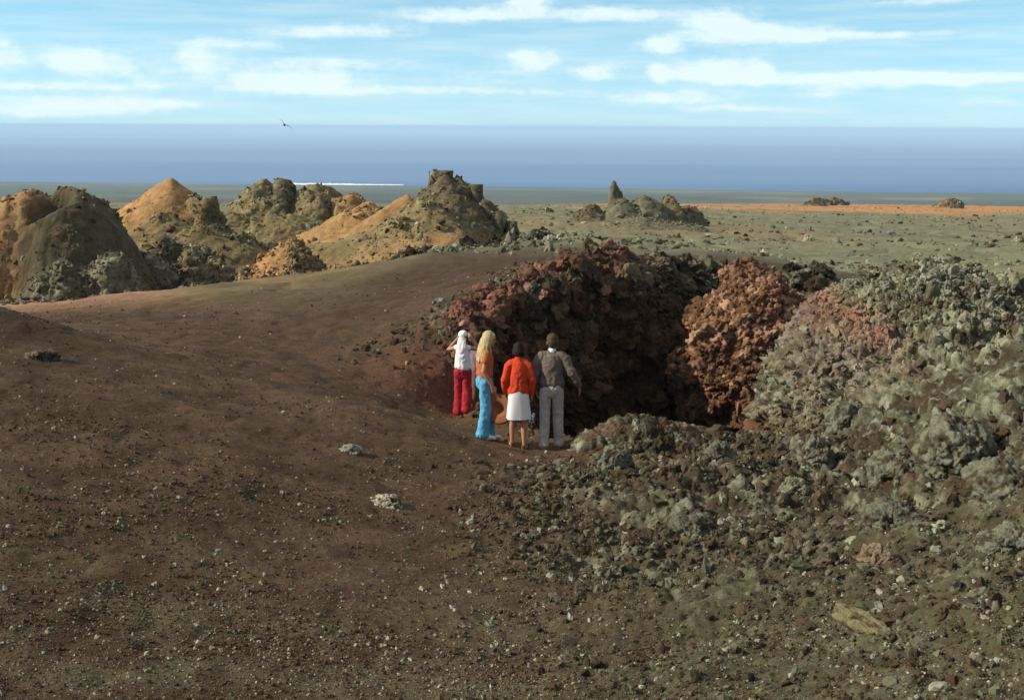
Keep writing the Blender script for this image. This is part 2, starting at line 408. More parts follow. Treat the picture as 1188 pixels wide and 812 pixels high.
    CK = CK * (1 - pal) + PALE * .78 * pal
    r3 = rm[:, None]
    r3 = np.maximum(r3, rm_col[:, None] * np.interp(Y, [7, 14], [.85, 1.0])[:, None] * (sd_ < -1.2)[:, None])
    CK = CK * (1 - .55 * sst(13, 8, Y)[:, None]) + np.array([.086, .088, .047]) * .55 * sst(13, 8, Y)[:, None]
    C = C * (1 - r3) + CK * r3
    # pit: dark brown baked wall, red oxidised crust on its left lip
    nearV = sd_ > -1.6
    n1 = n1.copy(); n2 = n2.copy(); n3 = n3.copy()
    n1[nearV] = fbm(V[nearV], 0.35, 4, 0.55, 70); n2[nearV] = fbm(V[nearV], 1.6, 4, 0.6, 71); n3[nearV] = fbm(V[nearV], 7.0, 3, 0.6, 72)
    inp = sst(-0.2, 0.5, sd_ + 0.25 * n2)[:, None] * np.where(Y > 20.3, 1.0, 0.8)[:, None]
    wallc = np.array([0.074, 0.045, 0.024]) * (1 + 0.5 * n2[:, None]) + np.array([0.03, 0.012, 0.004]) * sst(0.1, 0.5, n1 + n2)[:, None]
    C = C * (1 - inp) + wallc * inp
    sx = PW / 2 + FPX * X / (Y * math.cos(PITCH) - Z0 * math.sin(PITCH))      # only used to place the crust along the rim
    crust = np.clip(np.exp(-((sd_ + 0.30) / 0.55) ** 2) * back * sst(4.2, 1.6, X), 0, 1)
    crust *= sst(-0.55, 0.25, n2 + 0.5 * n3)
    rc = RED * (1 + 0.5 * n3[:, None]) + (PINK - RED) * (sst(0.1, 0.6, n3 + 0.4 * n2) * sst(1.6, -0.6, X))[:, None]
    C = C * (1 - crust[:, None]) + rc * crust[:, None]
    q = P(482, 428, 22.0); rp = np.exp(-(((X - q[0] - 0.3) / 1.35) ** 2 + ((Y - q[1]) / 1.1) ** 2)) * sst(-0.6, 0.3, n2) * 0.75
    C = C * (1 - rp[:, None]) + (RED * 0.95) * rp[:, None]
    q = P(935, 480, 20.3); rp = np.exp(-(((X - q[0] + 0.25) / 0.85) ** 2 + ((Y - q[1]) / 0.45) ** 2)) * sst(-0.3, 0.3, n2) * 0.9
    C = C * (1 - rp[:, None]) + (RED * 1.15) * rp[:, None]
    # plain: grey green aa with tan cinder streaks, orange beyond
    pn = fbm(flat * np.array([1, 0.6, 1]), 0.06, 4, 0.55, 80); pn2 = fbm(flat, 0.5, 4, 0.6, 81)
    pc = GREYGREEN * np.array([1.42, 1.45, 1.40]) * (1 + 0.45 * pn2[:, None])
    tt = sst(0.0, 0.5, pn + 0.5 * pn2)[:, None]; tt = tt * .55; pc = pc * (1 - tt) + TAN * 0.95 * tt
    left = (sst(0.05, -0.12, S) * sst(130, 60, Y))[:, None]
    oc = OLIVE * 1.2 * (1 + 0.4 * pn2[:, None]); ot = sst(0.0, 0.45, pn2 + 0.4 * pn)[:, None]; oc = oc * (1 - ot) + TAN * 0.85 * ot
    pc = pc * (1 - left) + oc * left
    pkn = (sst(-0.20, -0.31, S) * sst(54, 44, Y))[:, None]; pc = pc * (1 - pkn) + (PINK * 0.55 + TAN * 0.55) * (1 + 0.4 * pn2[:, None]) * pkn
    far = sst(-.85, -.1, pn2 + pn)[:, None] * (sst(175, 235, Y + 60 * pn) * sst(-0.05, 0.12, S + 0.1 * pn))[:, None]; pc = pc * (1 - far) + (ORANGE * 1.25 + 0.03) * far
    C = C * (1 - plain[:, None]) + pc * plain[:, None]
    C *= (1 + 0.18 * n3[:, None] * sst(40, 20, Y)[:, None])
    me = mesh_np('ground', V, grid_faces(nr, nc), np.clip(C, 0.006, 0.6))
    o = link('ground', me, MAT_GROUND); tag(o, 'dark brown cinder slope running down to the lava plain', 'ground', kind='structure')
    return yA, sA, V.reshape(nr, nc, 3), np.clip(C, .006, .6), wall, rm.reshape(nr, nc), sd_.reshape(nr, nc), plain.reshape(nr, nc)
GY, GS, GV, GC, GWALL, GRM, GSD, GPL = build_ground()
def gsample(A, x, y):
    x = np.asarray(x, float); y = np.asarray(y, float)
    r = np.interp(y, GY, np.arange(len(GY))); c = np.interp(x / (y + 4.0), GS, np.arange(len(GS)))
    r0 = np.clip(r.astype(int), 0, len(GY) - 2); c0 = np.clip(c.astype(int), 0, len(GS) - 2); fr, fc = r - r0, c - c0
    return A[r0, c0] * (1 - fr) * (1 - fc) + A[r0 + 1, c0] * fr * (1 - fc) + A[r0, c0 + 1] * (1 - fr) * fc + A[r0 + 1, c0 + 1] * fr * fc
def gz(x, y): return gsample(GV[:, :, 2], x, y)

# ------------------------------------------------------------------ far country
SEA_Z = -200.0
def build_far():
    # coastal lowland, its shore at the sea's level
    ys = np.concatenate([np.linspace(380, 3200, 60), np.linspace(3260, 5200, 70)]); sx = np.linspace(-1.6, 1.6, 240)
    Y = np.repeat(ys, len(sx)); X = np.tile(sx, len(ys)) * Y
    p = np.stack([X, Y, 0 * X], 1)
    shore = 4190 - 0.12 * X + 60 * fbm(p * np.array([1, 0, 0]), 0.002, 4, 0.5, 90) - 260 * sst(200, 900, X) * 0.25
    u = (Y - 380) / (shore - 380)
    Z = -58 + (SEA_Z + 58) * np.clip(u, 0, 1.5) + 5 * fbm(p, 0.004, 4, 0.5, 91) * np.clip(1.02 - u, 0, 1) * 3
    Z = np.where(u > 1, SEA_Z - (u - 1) * 300, Z)
    n = fbm(p, 0.003, 5, 0.55, 92)[:, None]
    C = np.array([0.060, 0.068, 0.040]) * (1 + 0.5 * n); t = sst(0.15, 0.5, fbm(p * np.array([0.5, 1, 1]), 0.0035, 4, 0.5, 93))[:, None]
    C = C * (1 - t) + np.array([0.17, 0.15, 0.085]) * t
    o = link('coastal_plain', mesh_np('coastal_plain', np.stack([X, Y, Z], 1), grid_faces(len(ys), len(sx)), np.clip(C, 0.01, 0.5)), rock_material('coastal_scrub', (0.02, 0.08), 0.2, 2.0))
    tag(o, 'blue grey coastal lowland between the cones and the sea', 'lowland', kind='structure')
    # sea
    m, t_, b = mat_new('sea_water')
    pos = N(t_, 'ShaderNodeNewGeometry').outputs['Position']
    mp = N(t_, 'ShaderNodeMapping'); mp.inputs['Scale'].default_value = (0.00010, 0.00045, 1); t_.links.new(pos, mp.inputs['Vector'])
    c = RAMP(t_, NOISE(t_, mp.outputs[0], 1.0, 4, 0.5), [(0.35, SEA_A), (0.65, SEA_B)])
    t_.links.new(c, b.inputs['Base Color']); b.inputs['Roughness'].default_value = 0.75; b.inputs['Specular IOR Level'].default_value = 0.1
    rad = 70000
    rr = np.concatenate([[10], np.geomspace(1500, rad, 40)]); th = np.linspace(0, 2 * math.pi, 161)[:-1]
    RR = np.repeat(rr, len(th)); TT = np.tile(th, len(rr))
    o = link('sea', mesh_np('sea', np.stack([RR * np.cos(TT), RR * np.sin(TT), np.full(len(RR), SEA_Z)], 1), grid_faces(len(rr), len(th), True)), m)
    tag(o, 'hazy blue ocean reaching up to the horizon', 'sea', kind='structure')
    # line of white water on the shore, left of centre
    pts = []; 
    xs = np.linspace(0, 1, 160)
    a, b2 = P(300, 212.2, 4215), P(468, 213.6, 4160)
    top, bot = [], []
    w = (np.clip(np.minimum(xs / 0.05, (1 - xs) / 0.55), 0, 1)) ** 0.7
    nz = vnoise(np.stack([xs * 40, 0 * xs, 0 * xs], 1), 1.0, 95); nz2 = vnoise(np.stack([xs * 22, 0 * xs + 4, 0 * xs], 1), 1.0, 96)
    for i, x in enumerate(xs):
        px = 300 + 168 * x; q = P(px, 212, 4250); cx = q[0]; cy = 4230 - 0.12 * cx
        hw = 95 * w[i] * (0.75 + 0.35 * nz[i]) + 2
        top.append((cx, cy + hw, SEA_Z + 0.3)); bot.append((cx, cy - hw * (0.8 + 0.3 * nz2[i]), SEA_Z + 0.3))
    mid = [((a_[0] + b_[0]) / 2, (a_[1] + b_[1]) / 2, SEA_Z + 2.5) for a_, b_ in zip(top, bot)]
    V = np.array(bot + mid + top); 
    m, t_, b = mat_new('white_surf'); b.inputs['Base Color'].default_value = (0.85, 0.87, 0.86, 1); b.inputs['Roughness'].default_value = 0.9
    o = link('surf', mesh_np('surf', V, grid_faces(3, 160)), m); tag(o, 'long white line of surf along the far shore', 'surf', kind='structure')
SEA_A = (0.015, 0.085, 0.24); SEA_B = (0.11, 0.19, 0.37)
build_far()

# air
def build_haze():
    m = bpy.data.materials.new('sea_air'); m.use_nodes = True; t = m.node_tree; t.nodes.clear()
    v = N(t, 'ShaderNodeVolumePrincipled'); v.inputs['Color'].default_value = HAZE_COL; v.inputs['Density'].default_value = HAZE_D
    v.inputs['Anisotropy'].default_value = 0.0
    out = N(t, 'ShaderNodeOutputMaterial'); t.links.new(v.outputs[0], out.inputs['Volume'])
    h = 80000; z0, z1 = SEA_Z - 130, 6.0
    V = [(x, y, z) for z in (z0, z1) for x, y in ((-h, -h), (h, -h), (h, h), (-h, h))]
    F = [(3, 2, 1, 0), (4, 5, 6, 7), (0, 1, 5, 4), (1, 2, 6, 5), (2, 3, 7, 6), (3, 0, 4, 7)]
    o = link('haze', mesh_np('haze', V, F, smooth=False), m); tag(o, 'pale blue sea haze over the coast and the ocean', 'haze', kind='stuff')
HAZE_COL = (0.60, 0.83, 1.0, 1); HAZE_D = 1.0e-4
build_haze()

# ------------------------------------------------------------------ rock masses
def blob_mesh(center, ells, nth=420, nph=240, pw=7.0):
    """Star-shaped union of ellipsoids (center, radii) seen from one inner point."""
    th = np.linspace(0, 2 * math.pi, nth + 1)[:-1]; ph = np.linspace(-0.46 * math.pi, 0.5 * math.pi - 1e-3, nph)
    PHI = np.repeat(ph, nth); TH = np.tile(th, nph)
    d = np.stack([np.cos(PHI) * np.cos(TH), np.cos(PHI) * np.sin(TH), np.sin(PHI)], 1)
    acc = 0; c0 = np.asarray(center, float)
    for (c, r) in ells:
        r = np.asarray(r, float); o = (c0 - np.asarray(c, float)) / r; q = d / r
        a = (q * q).sum(1); b = q @ o; cc = o @ o - 1
        disc = np.clip(b * b - a * cc, 0, None); t = (-b + np.sqrt(disc)) / a
        t = np.where(b * b - a * cc > 0, np.clip(t, 1e-3, None), 1e-3)
        acc = acc + t ** pw
    rr = acc ** (1 / pw)
    return c0 + d * rr[:, None], nph, nth
def wrap_normals(V, nr, nc):
    G = V.reshape(nr, nc, 3)
    du = np.roll(G, -1, 1) - np.roll(G, 1, 1); dv = np.gradient(G, axis=0)
    n = np.cross(du, dv); n /= np.linalg.norm(n, axis=2, keepdims=True) + 1e-12
    return n.reshape(-1, 3)
def craggy(V, nrm, amps, seed, bil=0.35):
    """Clinker relief: rounded lumps split by cracks, then spiny grain."""
    D = 0; last = None; cid = 0
    for i, (sc, am) in enumerate(amps):
        l, c = lumps(V, sc, seed + i * 7)
        D = D + am * (l - 0.55) * (0.55 + 0.9 * c); cid = cid + c / len(amps); last = l
    for sc, am in amps: D = D + bil * am * (np.abs(vnoise(V, sc * 1.5, seed + 40)) - .26) * 1.6
    g = fbm(V, amps[-1][0] * 2.2, 3, 0.6, seed + 91)
    D = D + amps[-1][1] * 0.9 * g
    return V + nrm * D[:, None], cid, last, g

# stone templates: irregular, flat-sided
def ico(sub):
    import bmesh
    bm = bmesh.new(); bmesh.ops.create_icosphere(bm, subdivisions=sub, radius=1.0)
    V = np.array([v.co[:] for v in bm.verts]); F = np.array([[v.index for v in f.verts] for f in bm.faces]); bm.free(); return V, F
_I2 = ico(2); _I3 = ico(3); _I4 = ico(6)
def stone_templates(base, n, jag, seed, spiny=False):
    out = []
    for i in range(n):
        V, F = base; q = V + i * 13.7 + seed
        r = 1 + jag * 0.55 * vnoise(q, 1.1, seed + i) + jag * 0.45 * vnoise(q, 2.6, seed + i + 50)
        if spiny:
            l, c = lumps(q, 1.9, seed + i); r = r + 0.42 * (l - .5) * (.4 + c) + 0.22 * vnoise(q, 6.0, seed + i + 9)
        W = V * r[:, None] * np.array([1, 0.65 + 0.35 * RNG.random(), 0.5 + 0.35 * RNG.random()])
        out.append((W, F))
    return out
T_PEB = stone_templates(_I2, 8, 0.9, 100)
T_CLK = stone_templates(_I3, 10, 1.0, 200, True)
T_GRIT = stone_templates(ico(1), 8, 0.8, 300)
T_CLK2 = stone_templates(_I2, 10, 1.0, 260, True)
def rand_rot(n):
    q = RNG.normal(size=(n, 4)); q /= np.linalg.norm(q, axis=1, keepdims=True); w, x, y, z = q.T
    return np.stack([np.stack([1 - 2 * (y * y + z * z), 2 * (x * y - z * w), 2 * (x * z + y * w)], 1),
                     np.stack([2 * (x * y + z * w), 1 - 2 * (x * x + z * z), 2 * (y * z - x * w)], 1),
                     np.stack([2 * (x * z - y * w), 2 * (y * z + x * w), 1 - 2 * (x * x + y * y)], 1)], 1)
def scatter(points, sizes, cols, templates, flat=0.55):
    """One mesh of many loose stones."""
    VV, FF, CC = [], [], []; off = 0; n = len(points); k = RNG.integers(0, len(templates), n); rot = rand_rot(n)
    for t, (V, F) in enumerate(templates):
        ix = np.where(k == t)[0]
        if not len(ix): continue
        W = np.einsum('nij,vj->nvi', rot[ix], V) * sizes[ix][:, None, None]
        W = W + points[ix][:, None, :]
        VV.append(W.reshape(-1, 3)); CC.append(np.repeat(cols[ix], len(V), 0))
        f = F[None] + (np.arange(len(ix)) * len(V))[:, None, None] + off
        FF.append(f.reshape(-1, 3)); off += len(ix) * len(V)
    return np.concatenate(VV), np.concatenate(FF), np.concatenate(CC)

def clinker_colour(V, cid, l, g, seed, lich=0.0, base=BROWNROCK, green=GREYGREEN, pale=PALE):
    n2 = fbm(V, 1.4, 4, 0.6, seed); n3 = fbm(V, 6.0, 3, 0.6, seed + 3)
    w = sst(-0.25, 0.5, 0.8 * n3 + 0.5 * n2 + 0.9 * (cid - 0.5) + 0.3 * g + lich)[:, None]
    C = base * (1 - w) + green * w
    p = sst(0.35, 0.85, n3 + 0.8 * (cid - 0.4) + 0.35 * n2 + 0.5 * (l - 0.6) + lich * 0.7)[:, None]
    return C * (1 - p) + pale * p, n2, n3

def build_grey_mound():
    ce = P(1085, 430, 20.6)
    e = [((7.15, 20.8, -4.8), (2.10, 3.2, 2.24)), ((5.95, 20.9, -5.1), (1.20, 2.2, 1.60)), ((7.5, 18.0, -5.3), (2.3, 3.2, 1.95)), ((8.6, 19.6, -5.3), (1.7, 2.8, 2.12))]
    V, nr, nc = blob_mesh((7.2, 20.2, -5.0), e, 900, 460)
    nrm = wrap_normals(V, nr, nc)
    V, cid, l, g = craggy(V, nrm, [(1.0, 0.30), (2.9, 0.25), (7.0, 0.14), (15.0, 0.06)], 300, 0.5)
    C, n2, n3 = clinker_colour(V, cid, l, g, 320, 0.26, green=GREYGREEN * 1.4)
    for (px, py, d, r, c) in ((1022, 390, 18.6, 0.30, PINK * 1.3), (990, 385, 18.9, 0.40, RED * 1.3), (1005, 405, 18.4, 0.38, RED * 1.2), (1005, 436, 17.6, 0.55, np.array([.24, .20, .16]))):
        q = P(px, py, d); w = np.exp(-(((V[:, 0] - q[0]) / r) ** 2 + ((V[:, 2] - q[2]) / (r * 0.75)) ** 2)) * sst(-0.5, 0.2, n3)
        C = C * (1 - w[:, None]) + c * w[:, None]
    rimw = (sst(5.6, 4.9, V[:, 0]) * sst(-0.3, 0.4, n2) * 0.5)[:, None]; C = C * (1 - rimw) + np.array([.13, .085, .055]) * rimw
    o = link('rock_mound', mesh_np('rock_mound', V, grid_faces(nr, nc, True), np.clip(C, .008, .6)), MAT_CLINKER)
    tag(o, 'big grey green mound of lichened clinker beside the pit, with a small red patch', 'rock mound')
    return V, nrm, C
GREY_V, GREY_N, GREY_C = build_grey_mound()
def build_red_mound():
    e = [((5.02, 26.2, -5.6), (0.90, 1.1, 2.10)), ((5.42, 26.1, -5.8), (1.15, 1.25, 1.95)), ((4.95, 25.9, -4.9), (0.85, 0.9, 1.25)), ((5.95, 26.4, -6.2), (1.10, 1.3, 1.60)), ((6.0, 27.2, -7.2), (1.1, 1.3, 1.8)), ((5.7, 27.4, -8.2), (1.2, 1.3, 2.5))]
    V, nr, nc = blob_mesh((5.15, 26.2, -6.1), e, 460, 420)
    dn = np.clip(-5.55 - V[:, 2], 0, 2.2); V[:, 1] += 0.95 * dn; V[:, 0] += 0.22 * dn
    nrm = wrap_normals(V, nr, nc)
    V, cid, l, g = craggy(V, nrm, [(0.8, 0.42), (2.2, 0.26), (5.5, 0.16), (13.0, 0.07)], 400, .5)
    n2 = fbm(V, 1.4, 4, 0.6, 420); n3 = fbm(V, 6.0, 3, 0.6, 423)
    w = sst(-0.35, 0.45, 0.8 * n3 + 0.6 * n2 + 0.6 * (cid - 0.5))[:, None]
    C = np.array([.110, .058, .031]) * (1 - w) + np.array([.275, .148, .080]) * w
    p = sst(0.3, 0.8, n3 + 0.8 * (cid - 0.4) + 0.5 * (l - .6))[:, None]; C = C * (1 - p) + np.array([.36, .225, .145]) * p
    lo = sst(-5.0, -6.2, V[:, 2] + 0.5 * n2)[:, None]; C = C * (1 - lo * 0.6) + np.array([.085, .048, .03]) * lo * 0.6  # shade inside the pit painted into the lower buttress as darker brown
    m = RNG.integers(0, len(V), 9000); m = m[(V[m, 2] > -7.2) & (nrm[m, 1] < .5)]
    SV, SF, SC = scatter(V[m], np.clip(RNG.lognormal(math.log(.036), .5, len(m)), .014, .13), C[m] * RNG.uniform(.65, 1.3, (len(m), 1)), T_CLK)
    F4 = grid_faces(nr, nc, True)
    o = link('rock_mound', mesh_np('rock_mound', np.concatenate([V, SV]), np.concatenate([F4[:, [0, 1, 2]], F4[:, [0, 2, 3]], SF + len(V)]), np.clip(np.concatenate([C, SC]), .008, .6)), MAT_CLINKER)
    tag(o, 'rust red rounded rock buttress standing inside the far side of the pit', 'rock mound')
build_red_mound()
def build_lip():
    q = P(742, 520, 18.0); zb = q[2]
    e = [((q[0], q[1], zb - 0.1), (0.72, 0.55, 0.52)), ((q[0] + 0.55, q[1] + .05, zb - 0.15), (0.5, 0.5, 0.36)), ((q[0] - 0.5, q[1] - .05, zb - 0.12), (0.5, 0.45, 0.34))]
    V, nr, nc = blob_mesh((q[0], q[1], zb - 0.15), e, 300, 150)
    nrm = wrap_normals(V, nr, nc)
    V, cid, l, g = craggy(V, nrm, [(2.6, 0.14), (6.5, 0.08), (16.0, 0.035)], 500)
    C, n2, n3 = clinker_colour(V, cid, l, g, 520, -0.05)
    w = sst(0.0, 0.5, n2)[:, None]; C = C * (1 - .6 * w) + np.array([.12, .07, .05]) * .6 * w
    o = link('rock_hump', mesh_np('rock_hump', V, grid_faces(nr, nc, True), np.clip(C, .008, .6)), MAT_CLINKER)
    tag(o, 'low brown hump of crusted lava right of the standing man, at the pit edge', 'rock hump')
build_lip()

def stone_cols(n, probs, table):
    k = RNG.choice(len(table), n, p=probs); c = np.array(table)[k]
    return np.clip(c * RNG.uniform(.7, 1.3, (n, 1)) * (1 + RNG.normal(0, .05, (n, 3))), .01, .6)

# ------------------------------------------------------------------ spatter cones beyond the pit
def cone(label, peaks, box, step=0.085, craters=(), rubble=0, seed=0, cat='spatter cone', name='spatter_cone', scale=1.0, nst=800):
    """peaks: (px, py, d, wl, wr, wf, wb, e, colour, roughness)."""
    x0, x1, y0, y1 = box
    nx, ny = int((x1 - x0) / step), int((y1 - y0) / step)
    xs = np.linspace(x0, x1, nx); ys = np.linspace(y0, y1, ny)
    X = np.tile(xs, ny); Y = np.repeat(ys, nx); flat = np.stack([X, Y, 0 * X], 1)
    G = gsample(GV[:, :, 2], X, Y)
    wx = X + 0.35 * scale * fbm(flat, 0.55 / scale, 3, 0.5, seed + 1); wy = Y + 0.35 * scale * fbm(flat, 0.55 / scale, 3, 0.5, seed + 2)
    acc, wsum, csum, rsum = 0, 0, 0, 0
    for (px, py, d, wl, wr, wf, wb, e, col, ro) in peaks:
        p = P(px, py, d); g0 = float(gsample(GV[:, :, 2], p[0], p[1])) - 0.25
        dx, dy = wx - p[0], wy - p[1]
        r = np.hypot(np.where(dx < 0, dx / wl, dx / wr), np.where(dy < 0, dy / wf, dy / wb))
        rc = np.clip(r, 0, 1); prof = np.where(e < .87, (1 - rc ** (1.0 + (.95 - e) * 3.4)) ** 1.15, (1 - (np.sqrt(rc * rc + .0016) - .04)).clip(0, 1) ** e)
        h = max(p[2] - g0, .25) * np.where(r < 1, prof, -(r - 1) * 1.0)
        hh = np.maximum(h + g0 - G, -0.6)
        w = np.exp(np.clip(hh, -3, 12) * 4.0)
        acc = acc + w * hh; wsum = wsum + w; csum = csum + w[:, None] * np.asarray(col); rsum = rsum + w * ro
    H = acc / wsum; C = csum / wsum[:, None]; ro = rsum / wsum
    for (px, py, d, rad, dep) in craters:
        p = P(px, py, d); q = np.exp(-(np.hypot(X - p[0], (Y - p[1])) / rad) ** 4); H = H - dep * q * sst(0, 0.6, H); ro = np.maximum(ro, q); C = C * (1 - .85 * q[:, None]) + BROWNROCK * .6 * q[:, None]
    V = np.stack([X, Y, G + H], 1); nrm = grid_normals(V, ny, nx)
    s = 1 / scale
    l1, c1 = lumps(V, 0.9 * s, seed + 11); l2, c2 = lumps(V, 2.3 * s, seed + 12); l3, c3x = lumps(V, 5.5 * s, seed + 13)
    n1 = fbm(V, 0.5 * s, 4, 0.55, seed + 20); n2 = fbm(V, 2.2 * s, 4, 0.6, seed + 21)
    rk = np.clip(ro + 0.5 * sst(0.1, 0.55, n1) * (ro > 0.02) + 0.12 * n2, 0.06, 1.2)
    D = scale * rk ** 1.3 * (0.36 * (l1 - 0.55) * (.5 + c1) + 0.22 * (l2 - 0.5) + 0.10 * (l3 - 0.5)) + 0.04 * scale * n2
    D = D + scale * np.maximum(rk, .16) * (0.14 * fbm(V, 4.5 * s, 4, .6, seed + 30) + 0.30 * (np.abs(vnoise(V, 1.3 * s, seed + 31)) - .26) + 0.16 * (np.abs(vnoise(V, 3.2 * s, seed + 32)) - .26))
    V = V + nrm * D[:, None] * sst(-0.5, 0.1, H)[:, None]
    t = (sst(0.0, 0.6, 0.6 * (l2 - 0.5) + c2 - 0.55 + n2 * 0.6) * np.clip(rk, 0, 1))[:, None]
    C = C * (1 + 0.40 * n2[:, None] + 0.25 * n1[:, None])
    C = C * (1 - t * 0.55) + np.array([.15, .135, .085]) * t * 0.55
    cr = (sst(0.45, 0.15, l2) * np.clip(rk, 0, 1))[:, None] * 0.5; C = C * (1 - cr) + BROWNROCK * 0.9 * cr
    pl = (sst(0.72, 0.95, c3x) * sst(0.5, 0.8, l3) * np.clip(rk - .15, 0, 1))[:, None]; C = C * (1 - pl) + PALE * 0.9 * pl
    # blocks lying on the rough parts belong to the cone
    pr = np.clip(rk - .12, 0, 1) * (H > .05) * (nrm[:, 2] > .35) * sst(-.2, .4, n1 + .5 * n2); pr = pr / pr.sum()
    n_big = nst // 2; n_all = nst * 3
    pr2 = (np.clip(rk - .22, 0, .7) ** 1.4 + .006) * (H > .02) * (nrm[:, 2] > .1); pr2 = pr2 / pr2.sum()
    kk = np.concatenate([RNG.choice(len(V), n_big, p=pr), RNG.choice(len(V), n_all, p=pr2)])
    ss = scale * np.concatenate([np.clip(RNG.lognormal(math.log(.05), .55, n_big), .02, .20), np.clip(RNG.lognormal(math.log(.034), .55, n_all), .014, .13)])
    sc_ = np.concatenate([stone_cols(n_big, [.36, .36, .20, .08], [BROWNROCK, OLIVE, GREYGREEN * 1.2, PALE * 1.1]), C[kk[n_big:]] * RNG.uniform(.6, 1.35, (n_all, 1))])
    SV, SF, SC = scatter(V[kk], ss, sc_, T_CLK2)
    F4 = grid_faces(ny, nx); F3 = np.concatenate([F4[:, [0, 1, 2]], F4[:, [0, 2, 3]], SF + len(V)])
    o = link(name, mesh_np(name, np.concatenate([V, SV]), F3, np.clip(np.concatenate([C, SC]), .01, .6)), MAT_CONE)
    tag(o, label, cat)
    return o
BRN_SHADE = np.array([.082, .058, .032]); OCH = np.array([.30, .175, .070]); OLV = np.array([.155, .120, .055]); DRK = np.array([.075, .058, .030]); GRN = np.array([.125, .118, .072])  # first brown: rock colour darkened to carry shade on the leftmost cone's right flank
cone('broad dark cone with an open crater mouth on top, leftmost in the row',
     [(80, 219, 47.5, 3.4, 3.15, 3.4, 3.4, .60, BRN_SHADE * .95 + np.array([-.006, .004, 0]), .22), (36, 222, 47.6, 4.0, 2.4, 2.8, 3.0, .64, OCH * .85 + .015, .30), (100, 219, 47.3, .5, .6, .7, .7, .9, OLV, .5), (5, 262, 46.2, 3.2, 2.8, 2.0, 2.2, .85, OCH * .9 + .01, .5), (124, 300, 45.2, 1.7, 1.3, 1.1, 1.5, .75, GRN * .9, .9), (72, 306, 44.8, 1.8, 1.6, .9, 1.2, .75, GRN * .85, .9)],
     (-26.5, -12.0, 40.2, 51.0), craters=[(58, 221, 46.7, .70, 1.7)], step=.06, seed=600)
cone('tall orange flanked peak with a crooked tip, second from the left',
     [(204, 204, 60.2, .55, .35, .5, .5, .9, DRK, .6), (203, 207, 60, 6.6, 3.4, 6.5, 4.5, 1.0, OCH * 1.15, .12), (222, 228, 59, 2.0, 2.6, 3.0, 3.0, .95, OLV, .9), (239, 230, 59, .9, .9, 1.2, 1.2, .8, DRK, 1.0), (190, 250, 56.5, 4.5, 4.5, 4.0, 4.0, .9, OLV * 1.05, .35), (235, 262, 55, 4.5, 5.0, 4.0, 4.0, .9, OLV * .95, .3)],
     (-25, -9, 49.5, 67), seed=620)
cone('low flat topped cone of rubble under the line of surf',
     [(304, 215, 72, 3.2, 2.6, 4, 4, .8, OLV * 1.1, .7), (326, 215, 72, 2.0, 2.6, 4, 4, .75, DRK, .9), (366, 216, 72, 2.6, 3.2, 4.5, 4, .75, OLV * 1.05, .7), (404, 225, 71, 2.2, 2.6, 4, 4, .8, OCH * .8, .5), (340, 250, 67.5, 5.5, 5.5, 4.5, 4.5, .85, OLV, .5), (268, 247, 69, 6, 6, 5, 4, .9, OLV * .95, .5), (215, 275, 62, 7, 8, 6, 5, .9, OLV * .9, .3), (330, 280, 60, 7, 7, 5, 5, .9, OLV * 1.0, .25)],
     (-23, -4, 54.0, 78), seed=640)
cone('small smooth orange cone in front of the rubble hills',
     [(340, 278, 47.0, 2.7, 1.7, 2.2, 2.2, .95, OCH * 1.05 + np.array([.03, .01, .01]), .10), (346, 284, 46.6, .8, 1.3, 1.6, 1.4, .9, OLV * 1.1, .7)],
     (-12.6, -5.2, 43.5, 50.5), step=.06, seed=660)
cone('large cone with a craggy dark crown and orange foot, middle of the row',
     [(507, 199, 58.5, 1.4, 1.4, 2.0, 2.2, .92, DRK * 1.1, .75), (528, 203, 58.3, 1.2, 1.4, 2.0, 2.0, .95, DRK * 1.0, .75), (516, 194, 58.2, .5, .7, .7, .7, 1.15, DRK, .8), (498, 200, 58.2, .6, .5, .7, .7, 1.15, DRK, .8), (547, 212, 58, .5, .7, .7, .7, .95, DRK, .9), (563, 229, 57.6, .5, .6, .7, .7, .95, DRK, .9), (580, 245, 57.2, .5, .6, .7, .7, .95, DRK, .9), (594, 258, 57, .6, .6, .7, .7, .95, DRK, .9), (516, 206, 58, 4.4, 3.7, 5.0, 4.2, 1.0, DRK * 1.25, .55), (495, 236, 55.5, 4.5, 3.6, 4.5, 4, .95, OLV * 1.2, .35), (470, 226, 60, 4.6, 2.4, 5.5, 4, .95, OCH * .95, .18), (520, 268, 52.5, 3.8, 3.0, 3.0, 3, .9, OCH * .9, .2), (425, 236, 63, 4.5, 4.0, 5, 5, .9, OCH * 1.05, .15), (430, 268, 55, 5.0, 4.0, 4, 4, .9, OLV * 1.2, .3)],
     (-12.5, 2.2, 47.5, 68), step=.09, seed=680)
cone('slim leaning rock horn rising from a low green hump',
     [(711, 209, 88, .50, 1.5, .8, .8, .90, GRN * .8, .35), (718, 233, 87, 2.0, 3.2, 3, 3, .8, GRN, .3), (690, 239, 87, 2.4, 1.4, 2.5, 2.5, .8, DRK, .5), (750, 229, 88, 2.2, 2.2, 3.0, 3, .7, GRN * .95, .35), (778, 228, 89, 1.6, 1.4, 2.5, 2.5, .7, OLV, .5), (800, 240, 90, 1.4, 1.6, 2, 2, .8, OLV, .8), (735, 252, 82, 6.0, 5.0, 4.5, 5, .9, GRN * 1.05, .2)],
     (1.5, 15.5, 75.5, 95), step=.085, seed=700)
cone('tiny cone on the orange rise near the right edge',
     [(1100, 231, 262, 3.0, 3.2, 4, 4, 1.0, OCH * .9, .5), (1108, 233, 258, 1.6, 1.6, 3, 3, .8, DRK, .9)],
     (84, 104, 250, 275), step=.2, seed=720, scale=2.0)
